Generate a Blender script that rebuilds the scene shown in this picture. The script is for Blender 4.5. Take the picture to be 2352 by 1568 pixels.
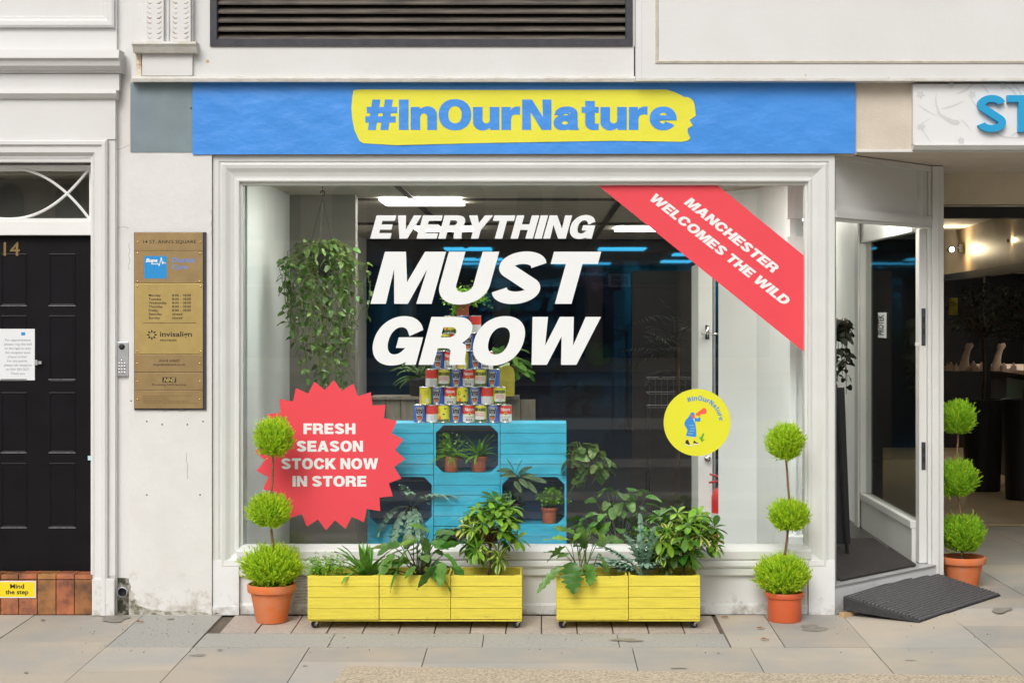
import bpy, math, random
from mathutils import Vector, Matrix
from mathutils.geometry import tessellate_polygon
R = math.radians
random.seed(7)
sc = bpy.context.scene
for o in list(bpy.data.objects): bpy.data.objects.remove(o)
COL = sc.collection

# ------------------------------------------------------------ camera
F = 3904.3; VX, VY = 1243.7, 724.4; CH = 1.759; CD = 10.0
cam = bpy.data.cameras.new("camera"); co = bpy.data.objects.new("camera", cam); COL.objects.link(co)
co.location = (0, -CD, CH); co.rotation_euler = (R(90), 0, 0)
cam.lens = 36.0 * F / 2352; cam.sensor_width = 36
cam.shift_x = (1176 - VX) / 2352; cam.shift_y = -(784 - VY) / 2352
cam.clip_end = 500
sc.camera = co

# ------------------------------------------------------------ light
SUN_EL, SUN_AZ = R(42), R(-16)          # azimuth measured from -Y towards -X
w = bpy.data.worlds.new("World"); sc.world = w; w.use_nodes = True
nt = w.node_tree; nt.nodes.clear()
sky = nt.nodes.new("ShaderNodeTexSky"); sky.sky_type = 'NISHITA'; sky.sun_disc = False
sky.sun_elevation = SUN_EL; sky.sun_rotation = R(180) - SUN_AZ
sky.dust_density = 5.0; sky.air_density = 1.0; sky.ozone_density = 1.0
hs = nt.nodes.new("ShaderNodeHueSaturation"); hs.inputs['Saturation'].default_value = 0.30
bg = nt.nodes.new("ShaderNodeBackground"); bg.inputs[1].default_value = 0.12
ow = nt.nodes.new("ShaderNodeOutputWorld")
nt.links.new(sky.outputs[0], hs.inputs['Color']); nt.links.new(hs.outputs[0], bg.inputs[0]); nt.links.new(bg.outputs[0], ow.inputs[0])
sl = bpy.data.lights.new("sun", 'SUN'); sl.energy = 1.35; sl.angle = R(30); sl.color = (1, 0.96, 0.905)
so = bpy.data.objects.new("sun", sl); COL.objects.link(so)
sd = Vector((-math.sin(-SUN_AZ) * math.cos(SUN_EL), -math.cos(SUN_AZ) * math.cos(SUN_EL), math.sin(SUN_EL)))
so.rotation_euler = sd.to_track_quat('Z', 'Y').to_euler(); so.location = (0, -5, 12)
sc.view_settings.view_transform = 'Standard'; sc.view_settings.look = 'None'
sc.view_settings.exposure = 0.07; sc.view_settings.gamma = 1
sc.render.engine = 'CYCLES'

# ------------------------------------------------------------ measuring helpers (photo units -> metres)
SL = 0.024
def X(px, y=0.0): return (px - VX) * (CD + y) / F
def Z(py, y=0.0): return CH - (py - VY) * (CD + y) / F
def gz(y): return SL * y if y > -2.6 else SL * -2.6
def G(px, py):
    d = (CH + SL * CD) / (SL + (py - VY) / F)
    return X(px, d - CD), d - CD

# ------------------------------------------------------------ mesh builder
BASE = {}
class MB:
    def __init__(s): s.v = []; s.f = []; s.m = []; s.mi = 0
    def add(s, vs, fs, mi=None):
        n = len(s.v); s.v.extend(vs); k = s.mi if mi is None else mi
        for f in fs: s.f.append(tuple(i + n for i in f)); s.m.append(k)
    def box(s, x0, x1, y0, y1, z0, z1, mi=None):
        s.add([(x0,y0,z0),(x1,y0,z0),(x1,y1,z0),(x0,y1,z0),(x0,y0,z1),(x1,y0,z1),(x1,y1,z1),(x0,y1,z1)],
              [(0,3,2,1),(4,5,6,7),(0,1,5,4),(1,2,6,5),(2,3,7,6),(3,0,4,7)], mi)
    def obox(s, c, ax, ay, az, mi=None):   # oriented box by centre and half vectors
        c = Vector(c); ax = Vector(ax); ay = Vector(ay); az = Vector(az); vs = []
        for k in (-1, 1):
            for i, j in ((-1,-1),(1,-1),(1,1),(-1,1)): vs.append(tuple(c + ax*i + ay*j + az*k))
        s.add(vs, [(0,3,2,1),(4,5,6,7),(0,1,5,4),(1,2,6,5),(2,3,7,6),(3,0,4,7)], mi)
    def wallseg(s, p, q, th, z0, z1, mi=None):   # vertical slab from p to q (xy), thickness th to the left
        p = Vector(p); q = Vector(q); d = (q-p).normalized(); n = Vector((-d.y, d.x)) * th
        a, b, c, e = p, q, q+n, p+n
        vs = [(t.x,t.y,z) for z in (z0,z1) for t in (a,b,c,e)]
        s.add(vs, [(0,3,2,1),(4,5,6,7),(0,1,5,4),(1,2,6,5),(2,3,7,6),(3,0,4,7)], mi)
    def prism(s, pts, y0, y1, mi=None):     # pts = (x,z) polygon extruded in y
        n = len(pts); vs = [(x,y0,z) for x,z in pts] + [(x,y1,z) for x,z in pts]
        tri = tessellate_polygon([[Vector((x,z,0)) for x,z in pts]])
        fs = [tuple(t) for t in tri] + [tuple(i+n for i in reversed(t)) for t in tri] + [(i,(i+1)%n,(i+1)%n+n,i+n) for i in range(n)]
        s.add(vs, fs, mi)
    def hprism(s, pts, z0, z1, mi=None, zf=None):     # pts = (x,y) polygon extruded in z
        n = len(pts); g = zf or (lambda y: 0)
        vs = [(x,y,z0+g(y)) for x,y in pts] + [(x,y,z1+g(y)) for x,y in pts]
        tri = tessellate_polygon([[Vector((x,y,0)) for x,y in pts]])
        fs = [tuple(reversed(t)) for t in tri] + [tuple(i+n for i in t) for t in tri] + [(i,(i+1)%n,(i+1)%n+n,i+n) for i in range(n)]
        s.add(vs, fs, mi)
    def lathe(s, prof, c=(0,0,0), seg=24, mi=None, axis='z', sq=1.0):
        vs = []; fs = []; n = len(prof)
        for k in range(seg):
            a = 2*math.pi*k/seg; ca, sa = math.cos(a), math.sin(a)
            for r, h in prof:
                if axis == 'z': vs.append((c[0]+r*ca, c[1]+r*sa*sq, c[2]+h))
                else: vs.append((c[0]+r*ca, c[1]+h, c[2]+r*sa))
        for k in range(seg):
            k2 = (k+1) % seg
            for i in range(n-1): fs.append((k*n+i, k2*n+i, k2*n+i+1, k*n+i+1))
        s.add(vs, fs, mi)
    def tube(s, pts, r, seg=6, mi=None):
        pts = [Vector(p) for p in pts]; n = len(pts); rs = r if isinstance(r, (list,tuple)) else [r]*n
        vs = []; fs = []; up = Vector((0.13,0.21,1)).normalized()
        for i, p in enumerate(pts):
            d = (pts[min(i+1,n-1)] - pts[max(i-1,0)])
            d = d.normalized() if d.length > 1e-9 else Vector((0,0,1))
            a = d.cross(up); a = a.normalized() if a.length > .05 else d.cross(Vector((1,0,0))).normalized()
            b = d.cross(a)
            for k in range(seg):
                t = 2*math.pi*k/seg; vs.append(tuple(p + (a*math.cos(t) + b*math.sin(t))*rs[i]))
        for i in range(n-1):
            for k in range(seg): fs.append((i*seg+k, i*seg+(k+1)%seg, (i+1)*seg+(k+1)%seg, (i+1)*seg+k))
        fs.append(tuple(range(seg))[::-1]); fs.append(tuple((n-1)*seg+k for k in range(seg)))
        s.add(vs, fs, mi)
    def frame(s, x0, z0, x1, z1, prof, mi=None):   # mitred picture-frame sweep, prof=(inset,y)
        vs = []; n = len(prof)
        for i, y in prof: vs += [(x0+i,y,z0+i),(x1-i,y,z0+i),(x1-i,y,z1-i),(x0+i,y,z1-i)]
        fs = [(k*4+j, k*4+(j+1)%4, (k+1)*4+(j+1)%4, (k+1)*4+j) for k in range(n-1) for j in range(4)]
        s.add(vs, fs, mi)
    def poly2(s, outer, holes, fn, mi=None):
        loops = [[Vector((a,b,0)) for a,b in l] for l in [outer]+list(holes)]
        tri = tessellate_polygon(loops); vs = [fn(p.x,p.y) for l in loops for p in l]
        s.add(vs, [tuple(t) for t in tri], mi)
    def ball(s, c, r, seg=12, rings=8, mi=None, sc3=(1,1,1)):
        vs = []; fs = []
        for i in range(rings+1):
            t = math.pi*i/rings
            for k in range(seg):
                a = 2*math.pi*k/seg
                vs.append((c[0]+r*sc3[0]*math.sin(t)*math.cos(a), c[1]+r*sc3[1]*math.sin(t)*math.sin(a), c[2]+r*sc3[2]*math.cos(t)))
        for i in range(rings):
            for k in range(seg): fs.append((i*seg+k,(i+1)*seg+k,(i+1)*seg+(k+1)%seg,i*seg+(k+1)%seg))
        s.add(vs, fs, mi)
    def build(s, name, mats, parent=None, loc=None, smooth=False, bevel=0, **props):
        if not isinstance(mats, (list,tuple)): mats = [mats]
        me = bpy.data.meshes.new(name)
        b = Vector(BASE[parent.name]) if parent is not None else Vector(loc or (0,0,0))
        me.from_pydata([(x-b.x,y-b.y,z-b.z) for x,y,z in s.v], [], s.f)
        for m in mats: me.materials.append(m)
        me.polygons.foreach_set('material_index', s.m)
        if smooth or name in ('foliage','stems'): me.polygons.foreach_set('use_smooth', [True]*len(s.f))
        me.update()
        o = bpy.data.objects.new(name, me); COL.objects.link(o)
        if parent is not None: o.parent = parent
        else: o.location = b
        BASE[o.name] = tuple(b)
        if bevel:
            md = o.modifiers.new('bevel','BEVEL'); md.width = bevel; md.segments = 2; md.limit_method = 'ANGLE'; md.angle_limit = R(40)
        for k, v in props.items(): o[k] = v
        return o

def tag(o, label, cat, group=None):
    o['label'] = label; o['category'] = cat
    if group: o['group'] = group
    return o
def thing(name, label, cat, loc=(0,0,0), group=None):
    o = bpy.data.objects.new(name, None); COL.objects.link(o); o.location = loc; o.empty_display_size = .1
    BASE[o.name] = tuple(loc); return tag(o, label, cat, group)
def dup(root, loc, label, rotz=0.0, group=None):
    r = root.copy(); COL.objects.link(r); r.location = loc; r.rotation_euler = (0,0,rotz); r['label'] = label
    if group: r['group'] = group
    for ch in list(root.children):
        c = ch.copy(); COL.objects.link(c); c.parent = r
        for g in list(ch.children):
            d = g.copy(); COL.objects.link(d); d.parent = c
    BASE[r.name] = tuple(loc)
    return r

# ------------------------------------------------------------ materials
def mat(name, col, rough=.6, var=0.0, vscale=8.0, bump=0.0, bscale=40.0, stretch=(1,1,1), metal=0.0, spec=0.5, col2=None,
        thr=None, emis=None, estr=0.0, island=0.0, trans=0.0, detail=4.0, dirt=None, ior=1.45, tint=None, coat=0.0):
    m = bpy.data.materials.new(name); m.use_nodes = True; n = m.node_tree.nodes; L = m.node_tree.links
    bs = n['Principled BSDF']; bs.inputs['Roughness'].default_value = rough; bs.inputs['Metallic'].default_value = metal
    bs.inputs['IOR'].default_value = ior; bs.inputs['Specular IOR Level'].default_value = spec
    if tint: bs.inputs['Specular Tint'].default_value = (*tint, 1)
    if coat: bs.inputs['Coat Weight'].default_value = coat
    bs.inputs['Base Color'].default_value = (*col, 1)
    cur = None
    tc = n.new('ShaderNodeTexCoord'); mp = n.new('ShaderNodeMapping'); mp.inputs['Scale'].default_value = stretch
    L.new(tc.outputs['Object'], mp.inputs['Vector'])
    if var or col2:
        nz = n.new('ShaderNodeTexNoise'); nz.inputs['Scale'].default_value = vscale; nz.inputs['Detail'].default_value = detail
        nz.inputs['Roughness'].default_value = .6
        L.new(mp.outputs[0], nz.inputs['Vector'])
        rp = n.new('ShaderNodeValToRGB'); lo, hi = thr or (.3, .7)
        rp.color_ramp.elements[0].position = lo; rp.color_ramp.elements[1].position = hi
        c2 = col2 or tuple(c*(1-var) for c in col); c1 = col if col2 else tuple(min(1, c*(1+var*.5)) for c in col)
        rp.color_ramp.elements[0].color = (*c2, 1); rp.color_ramp.elements[1].color = (*c1, 1)
        L.new(nz.outputs['Fac'], rp.inputs[0]); cur = rp.outputs[0]
    if island:
        ge = n.new('ShaderNodeNewGeometry'); h = n.new('ShaderNodeHueSaturation')
        mr = n.new('ShaderNodeMapRange'); mr.inputs['To Min'].default_value = 1-island; mr.inputs['To Max'].default_value = 1+island
        L.new(ge.outputs['Random Per Island'], mr.inputs['Value']); L.new(mr.outputs[0], h.inputs['Value'])
        mr2 = n.new('ShaderNodeMapRange'); mr2.inputs['To Min'].default_value = .5-island*.05; mr2.inputs['To Max'].default_value = .5+island*.05
        ml = n.new('ShaderNodeMath'); ml.operation = 'FRACT'; m7 = n.new('ShaderNodeMath'); m7.operation = 'MULTIPLY'; m7.inputs[1].default_value = 7.31
        L.new(ge.outputs['Random Per Island'], m7.inputs[0]); L.new(m7.outputs[0], ml.inputs[0]); L.new(ml.outputs[0], mr2.inputs['Value']); L.new(mr2.outputs[0], h.inputs['Hue'])
        if cur: L.new(cur, h.inputs['Color'])
        else: h.inputs['Color'].default_value = (*col, 1)
        cur = h.outputs[0]
    if dirt:   # (colour, noise scale, lo, hi, zmax, zfade)  stains rising from the ground or spotted all over
        dc, ds, dlo, dhi, z0, z1 = dirt
        sx = n.new('ShaderNodeSeparateXYZ'); ge2 = n.new('ShaderNodeNewGeometry'); L.new(ge2.outputs['Position'], sx.inputs[0])
        mz = n.new('ShaderNodeMapRange'); mz.inputs['From Min'].default_value = z0; mz.inputs['From Max'].default_value = z1
        mz.inputs['To Min'].default_value = 0.32; mz.inputs['To Max'].default_value = 0.0; L.new(sx.outputs['Z'], mz.inputs['Value'])
        nd = n.new('ShaderNodeTexNoise'); nd.inputs['Scale'].default_value = ds; nd.inputs['Detail'].default_value = 8; nd.inputs['Roughness'].default_value = .7
        L.new(tc.outputs['Object'], nd.inputs['Vector'])
        ad = n.new('ShaderNodeMath'); ad.operation = 'ADD'; L.new(nd.outputs['Fac'], ad.inputs[0]); L.new(mz.outputs[0], ad.inputs[1])
        mm = n.new('ShaderNodeMapRange'); mm.inputs['From Min'].default_value = dlo; mm.inputs['From Max'].default_value = dhi; L.new(ad.outputs[0], mm.inputs['Value'])
        mx = n.new('ShaderNodeMix'); mx.data_type = 'RGBA'; L.new(mm.outputs[0], mx.inputs[0])
        if cur: L.new(cur, mx.inputs[6])
        else: mx.inputs[6].default_value = (*col, 1)
        mx.inputs[7].default_value = (*dc, 1); cur = mx.outputs[2]
    if cur: L.new(cur, bs.inputs['Base Color'])
    if bump:
        nb = n.new('ShaderNodeTexNoise'); nb.inputs['Scale'].default_value = bscale; nb.inputs['Detail'].default_value = 6
        L.new(mp.outputs[0], nb.inputs['Vector'])
        bp = n.new('ShaderNodeBump'); bp.inputs['Strength'].default_value = bump; bp.inputs['Distance'].default_value = .01
        L.new(nb.outputs['Fac'], bp.inputs['Height']); L.new(bp.outputs[0], bs.inputs['Normal'])
    if emis: bs.inputs['Emission Color'].default_value = (*emis, 1); bs.inputs['Emission Strength'].default_value = estr
    if trans:
        tr = n.new('ShaderNodeBsdfTranslucent'); ms = n.new('ShaderNodeMixShader'); ms.inputs[0].default_value = trans
        if cur: L.new(cur, tr.inputs[0])
        else: tr.inputs[0].default_value = (*col, 1)
        L.new(bs.outputs[0], ms.inputs[1]); L.new(tr.outputs[0], ms.inputs[2]); L.new(ms.outputs[0], n['Material Output'].inputs[0])
    return m
def glassmat(name, tint=(.985,.995,.99), ior=1.60, rough=0.0):
    m = bpy.data.materials.new(name); m.use_nodes = True; n = m.node_tree.nodes; L = m.node_tree.links; n.remove(n['Principled BSDF'])
    t = n.new('ShaderNodeBsdfTransparent'); t.inputs[0].default_value = (*tint,1); g = n.new('ShaderNodeBsdfGlossy'); g.inputs['Roughness'].default_value = rough
    fr = n.new('ShaderNodeFresnel'); fr.inputs[0].default_value = ior; mx = n.new('ShaderNodeMixShader')
    # same reflectance whichever face of the sheet is met
    ge = n.new('ShaderNodeNewGeometry'); mi = n.new('ShaderNodeMix'); mi.data_type = 'FLOAT'
    L.new(ge.outputs['Backfacing'], mi.inputs[0]); mi.inputs[2].default_value = ior; mi.inputs[3].default_value = 1/ior; L.new(mi.outputs[0], fr.inputs[0])
    L.new(fr.outputs[0], mx.inputs[0]); L.new(t.outputs[0], mx.inputs[1]); L.new(g.outputs[0], mx.inputs[2]); L.new(mx.outputs[0], n['Material Output'].inputs[0])
    return m

M = {}
M['wall'] = mat('white_stucco', (.69,.69,.685), .65, col2=(.645,.64,.625), vscale=1.6, thr=(.25,.62), bump=.16, bscale=24, dirt=((.46,.38,.27), 11, .685,.80, 0,.01))
M['wall_low'] = mat('old_painted_render', (.69,.685,.67), .75, col2=(.64,.63,.605), vscale=3, thr=(.25,.6), bump=.3, bscale=22, dirt=((.33,.29,.21), 13, .70, .98, 0.0, .38))
M['mould'] = mat('mouldy_render', (.66,.62,.54), .85, col2=(.05,.05,.035), vscale=9, thr=(.47,.62), bump=.5, bscale=40)
M['crust'] = mat('flaking_paint', (.72,.66,.54), .8, col2=(.33,.16,.05), vscale=16, thr=(.36,.52), bump=.5, bscale=50)
M['gray'] = mat('grey_frame_paint', (.655,.665,.645), .42, var=.06, vscale=3, bump=.04, bscale=60, dirt=((.40,.40,.36), 12, .74,.95, 0,.25))
M['gray2'] = mat('grey_riser_paint', (.74,.755,.76), .45, var=.07, vscale=4, bump=.06, bscale=40, dirt=((.36,.35,.31), 10, .72,.95, 0,.2))
M['cream'] = mat('cream_wall', (.66,.58,.44), .6, var=.12, vscale=2.5, bump=.08, bscale=40)
M['beige'] = mat('beige_render', (.62,.55,.46), .8, var=.1, vscale=5, bump=.35, bscale=90)
M['slate'] = mat('slate_blue_board', (.20,.26,.285), .6, var=.16, vscale=4, bump=.06, bscale=50, dirt=((.5,.52,.52), 26, .72,.76, 0,.01))
M['louvre'] = mat('weathered_louvre', (.16,.135,.11), .6, col2=(.05,.045,.042), vscale=9, thr=(.3,.65), stretch=(.5,1,8), bump=.25, bscale=80)
M['louvref'] = mat('dark_louvre_frame', (.045,.045,.055), .55, var=.3, vscale=20, bump=.1)
M['black'] = mat('black', (.012,.012,.013), .5)
M['doorblk'] = mat('black_gloss_door', (.007,.006,.008), .4, spec=.2, var=.3, vscale=5, bump=.04, bscale=30, dirt=((.10,.10,.11), 30, .77,.80, 0,.01))
M['edge'] = mat('grey_panel_edge', (.16,.16,.17), .5, var=.4, vscale=40)
M['brass'] = mat('brass', (.58,.43,.16), .36, var=.12, vscale=14, metal=.6, bump=.03, bscale=120, stretch=(1,1,1))
M['brass2'] = mat('aged_brass', (.40,.28,.13), .38, var=.15, vscale=12, metal=.55, bump=.03, bscale=120)
M['stud'] = mat('brass_stud', (.62,.42,.18), .25, metal=.9)
M['ink'] = mat('engraved_black', (.02,.017,.013), .6)
M['inkb'] = mat('engraved_brown', (.13,.085,.035), .6)
M['steel'] = mat('brushed_steel', (.50,.51,.53), .38, metal=.6, var=.1, vscale=30)
M['chrome'] = mat('chrome', (.75,.75,.75), .15, metal=1)
M['white'] = mat('white_paint', (.78,.78,.76), .45, var=.04, vscale=5)
M['vinyl'] = mat('white_vinyl', (.80,.82,.82), .35)
M['red'] = mat('red_vinyl', (.80,.07,.092), .38, var=.05, vscale=2)
M['yelv'] = mat('yellow_vinyl', (.74,.72,.035), .4)
M['banner'] = mat('blue_banner_paper', (.06,.28,.76), .36, var=.10, vscale=2.2, bump=1.0, bscale=5.5, stretch=(1,1,1.5), detail=8)
M['bannery'] = mat('yellow_banner_print', (.76,.73,.05), .42, var=.04, vscale=3, bump=.4, bscale=5.5, stretch=(1,1,1.5))
M['bluev'] = mat('blue_vinyl', (.06,.25,.66), .4)
M['cyan'] = mat('cyan_letter', (.02,.33,.62), .35)
M['cyand'] = mat('dark_cyan_letter_side', (.015,.16,.32), .4)
M['logo'] = mat('blue_logo', (.02,.26,.60), .4)
M['dental'] = mat('blue_print', (.14,.26,.60), .4)
M['ycrate'] = mat('yellow_painted_wood', (.74,.63,.065), .55, var=.12, vscale=6, stretch=(1,1,12), bump=.3, bscale=30, island=.05, dirt=((.40,.32,.08), 24, .72,.95, 0.0,.12))
M['bcrate'] = mat('turquoise_painted_wood', (.045,.47,.70), .5, var=.22, vscale=5, stretch=(1,1,5), bump=.12, bscale=25, island=.07)
M['bcratei'] = mat('dark_blue_crate_inside', (.03,.13,.27), .6, var=.25, vscale=5, stretch=(1,1,5))  # darker blue than the crate faces, for backs and inner sides
M['nail'] = mat('nail', (.25,.2,.05), .5)
M['terra'] = mat('terracotta', (.68,.175,.045), .75, col2=(.60,.24,.13), vscale=9, thr=(.3,.62), bump=.12, bscale=60)
M['plast'] = mat('orange_plastic', (.62,.12,.04), .4, var=.06, vscale=6)
M['plast2'] = mat('brown_plastic_pot', (.42,.10,.05), .45, var=.1, vscale=6)
M['soil'] = mat('soil', (.035,.022,.014), .95, var=.5, vscale=60, bump=.8, bscale=80)
M['rubber'] = mat('black_rubber', (.035,.035,.038), .6, var=.35, vscale=30, bump=.4, bscale=120)
M['mat'] = mat('dark_door_mat', (.035,.03,.03), .95, var=.4, vscale=60, bump=.8, bscale=150)
M['tile'] = mat('red_quarry_tile', (.44,.17,.06), .6, col2=(.13,.06,.035), vscale=9, thr=(.34,.62), bump=.2, bscale=50, island=.28)
M['slab'] = mat('york_stone', (.465,.41,.335), .75, col2=(.375,.365,.34), vscale=1.5, thr=(.40,.60), bump=.22, bscale=45, island=.10, dirt=((.27,.25,.21), 6, .68,.88, -3,-2.9))
M['slabg'] = mat('grey_granite_slab', (.40,.395,.37), .8, col2=(.33,.325,.305), vscale=70, thr=(.35,.62), bump=.25, bscale=120, island=.05, dirt=((.27,.25,.22), 3, .66,.86, -3,-2.9))
M['sett'] = mat('pink_grey_sett', (.50,.44,.39), .8, col2=(.40,.34,.30), vscale=40, thr=(.35,.65), bump=.3, bscale=90, island=.10)
M['joint'] = mat('mortar_joint', (.15,.12,.095), .95, var=.3, vscale=30, bump=.4, bscale=80)
M['aggr'] = mat('exposed_aggregate', (.58,.50,.38), .85, col2=(.34,.28,.20), vscale=75, thr=(.38,.6), bump=.6, bscale=110, detail=2)
M['asph'] = mat('asphalt', (.075,.07,.068), .8, var=.3, vscale=.6)
M['ground'] = mat('square_paving', (.36,.34,.30), .8, var=.15, vscale=.8)
M['tanfl'] = mat('tan_tile_floor', (.55,.42,.26), .35, var=.1, vscale=2)
M['inpale'] = mat('pale_interior_wall', (.90,.94,.93), .5, var=.02, vscale=3, bump=.05, bscale=40)
M['inceil'] = mat('suspended_ceiling', (.55,.50,.42), .7, var=.12, vscale=4)
M['inceilb'] = mat('ceiling_bar', (.06,.055,.05), .5)
M['inbrown'] = mat('brown_grey_wall', (.26,.25,.22), .6, var=.15, vscale=4)
M['wire'] = mat('dark_wire', (.08,.08,.085), .4, metal=.5)
M['stain'] = mat('damp_stone_stain', (.27,.25,.215), .6, var=.2, vscale=20, bump=.2)
M['ledge'] = mat('weathered_ledge', (.66,.655,.63), .7, col2=(.56,.52,.44), vscale=10, thr=(.3,.62), bump=.35, bscale=50, stretch=(1,1,2), dirt=((.36,.29,.20), 22, .64,.76, -.02,-.01))
M['trim'] = mat('aged_trim', (.62,.58,.50), .7, var=.15, vscale=20)
M['rib'] = mat('rubber_rib', (.13,.13,.135), .5, var=.4, vscale=60)
M['navy'] = mat('glossy_navy_wall', (.006,.006,.014), .025, var=.5, vscale=3, stretch=(6,1,.6), ior=1.7, tint=(.05,.5,1))
M['dark'] = mat('dark_interior', (.016,.014,.018), .5, var=.4, vscale=4)
M['floor'] = mat('dark_wood_floor', (.016,.013,.013), .3, col2=(.036,.030,.028), vscale=5, stretch=(1,7,1), thr=(.35,.65), bump=.1)
M['panel'] = mat('light_or_fill_panel', (.9,.9,.85), .5, emis=(1,.96,.86), estr=17.0)
M['frontfill'] = mat('dim_fill_panel', (.9,.9,.85), .5, emis=(1,.98,.92), estr=12.0)  # glow for the added fill panels above the window head
M['spot'] = mat('lit_spot_bulb', (1,.9,.7), .4, emis=(1,.85,.6), estr=40)
M['glass'] = glassmat('window_glass')
M['glass2'] = glassmat('door_glass', (.80,.84,.80))
M['woodgrey'] = mat('grey_brown_boards', (.17,.15,.115), .7, var=.3, vscale=6, stretch=(6,6,1), bump=.1)
M['paper'] = mat('white_paper', (.72,.74,.76), .6)
M['blockwood'] = mat('raw_wood', (.55,.36,.19), .7, var=.2, vscale=20)
M['bark'] = mat('bark', (.21,.12,.055), .85, var=.35, vscale=40, bump=.6, bscale=60)
M['barkd'] = mat('dark_bark', (.07,.045,.03), .85, var=.3, vscale=40)
M['gstem'] = mat('green_stem', (.12,.17,.03), .5)
M['dkstem'] = mat('dark_green_stem', (.05,.06,.025), .5)
M['bust'] = mat('pink_stone_bust', (.74,.56,.44), .5)
M['cloth'] = mat('dark_cloth', (.02,.02,.025), .6)
M['yellowbag'] = mat('yellow_plastic', (.36,.31,.03), .5, var=.4, vscale=8)
M['green'] = mat('flat_green', (.10,.42,.05), .5)
M['pink'] = mat('flat_pink', (.75,.10,.16), .5)
M['coral'] = mat('flat_coral', (.85,.12,.07), .5)
M['coat'] = mat('flat_blue', (.04,.25,.62), .5)
M['pale'] = mat('flat_pale_blue', (.45,.70,.80), .5)
M['shoe'] = mat('flat_black', (.03,.025,.02), .5)
M['floral'] = mat('grey_floral_print', (.60,.61,.61), .45)
M['signw'] = mat('white_sign_panel', (.74,.74,.74), .4, var=.04, vscale=4)
M['signy'] = mat('yellow_sign', (.83,.63,.01), .5)
M['tblue'] = mat('tin_blue', (.035,.12,.50), .35)
M['tred'] = mat('tin_red', (.72,.06,.045), .35)
M['twhite'] = mat('tin_white', (.72,.74,.74), .4)
M['tyel'] = mat('tin_yellow', (.74,.72,.04), .4)
M['tgreen'] = mat('tin_leaf_green', (.16,.25,.07), .5, col2=(.03,.06,.02), vscale=90, thr=(.4,.6))
M['torange'] = mat('tin_orange', (.72,.24,.05), .45, col2=(.4,.09,.02), vscale=150, thr=(.4,.6))
M['tpeach'] = mat('tin_peach', (.75,.47,.26), .45)
M['tan'] = mat('tan_stone', (.74,.60,.42), .8, var=.2, vscale=.7, bump=.2, bscale=4)
M['tand'] = mat('tan_stone_dark', (.26,.20,.13), .8, var=.2, vscale=1)
M['winref'] = mat('dull_window', (.04,.045,.05), .15)
M['dgreen'] = mat('green_shop_board', (.03,.16,.08), .5)
def leafmat(name, col, col2=None, rough=.38, island=.3, trans=.25, vs=30, thr=(.4,.6)):
    return mat(name, col, rough, col2=col2 or tuple(c*.7 for c in col), vscale=vs, thr=thr, island=island, trans=trans)
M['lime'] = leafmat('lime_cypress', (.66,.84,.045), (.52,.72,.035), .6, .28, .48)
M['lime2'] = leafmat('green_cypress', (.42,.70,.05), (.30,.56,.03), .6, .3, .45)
M['fern'] = leafmat('bright_fern', (.30,.58,.05), (.20,.46,.03), .5, .3, .35)
M['fernd'] = leafmat('dark_fern', (.12,.27,.04), None, .5, .3, .3)
M['strap'] = leafmat('strap_leaf_green', (.15,.36,.045), (.10,.27,.03), .35, .3)
M['philo'] = leafmat('philodendron_green', (.13,.30,.055), (.085,.21,.035), .32, .35)
M['philo2'] = leafmat('young_leaf_green', (.26,.52,.05), (.18,.40,.035), .35, .25)
M['sche'] = leafmat('glossy_umbrella_leaf', (.085,.22,.03), (.055,.16,.02), .25, .35)
M['schy'] = leafmat('cream_variegation', (.70,.66,.16), (.42,.50,.08), .3, .25)
M['schg'] = leafmat('bright_green_umbrella_leaf', (.26,.50,.05), (.18,.38,.035), .28, .3)  # brighter green leaflets, dealt to whorls at random
M['blueg'] = leafmat('blue_green_fern', (.36,.54,.43), (.24,.42,.29), .45, .25)
M['pothos'] = leafmat('pothos_green', (.08,.18,.035), (.24,.32,.12), .35, .35, vs=45, thr=(.38,.5))
M['cal'] = leafmat('prayer_plant_stripes', (.04,.11,.04), None, .4, .2)
M['cal2'] = leafmat('prayer_plant_pale', (.42,.55,.32), None, .4, .2)
M['bay'] = leafmat('dark_bay_leaf', (.012,.022,.010), None, .75, .3, .05)

# ------------------------------------------------------------ heavy grotesque letters, cap height = 1
def arc(cx, cy, rx, ry, a0, a1, n=18, p=2.0):
    out = []
    for i in range(n+1):
        a = R(a0 + (a1-a0)*i/n); c, s = math.cos(a), math.sin(a)
        out.append((cx + rx*math.copysign(abs(c)**(2/p), c), cy + ry*math.copysign(abs(s)**(2/p), s)))
    return out
def stroke(path, t):
    L_ = []; Rr = []; n = len(path)
    for i, (x, y) in enumerate(path):
        x0, y0 = path[max(i-1,0)]; x1, y1 = path[min(i+1,n-1)]
        dx, dy = x1-x0, y1-y0; l = math.hypot(dx, dy) or 1
        tt = t[i] if isinstance(t, list) else t
        nx, ny = -dy/l*tt/2, dx/l*tt/2
        L_.append((x+nx, y+ny)); Rr.append((x-nx, y-ny))
    return L_ + Rr[::-1]
S_, T_ = .215, .185
GL = {}
def g(ch, w, *pieces): GL[ch] = (w, [(p, []) if isinstance(p[0][0], (int,float)) else p for p in pieces])
g('E', .66, [(0,0),(.66,0),(.66,T_),(S_,T_),(S_,.41),(.61,.41),(.61,.585),(S_,.585),(S_,1-T_),(.65,1-T_),(.65,1),(0,1)])
g('F', .62, [(0,0),(S_,0),(S_,.40),(.57,.40),(.57,.58),(S_,.58),(S_,1-T_),(.62,1-T_),(.62,1),(0,1)])
g('H', .74, [(0,0),(S_,0),(S_,.40),(.525,.40),(.525,0),(.74,0),(.74,1),(.525,1),(.525,.59),(S_,.59),(S_,1),(0,1)])
g('I', S_, [(0,0),(S_,0),(S_,1),(0,1)])
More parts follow.
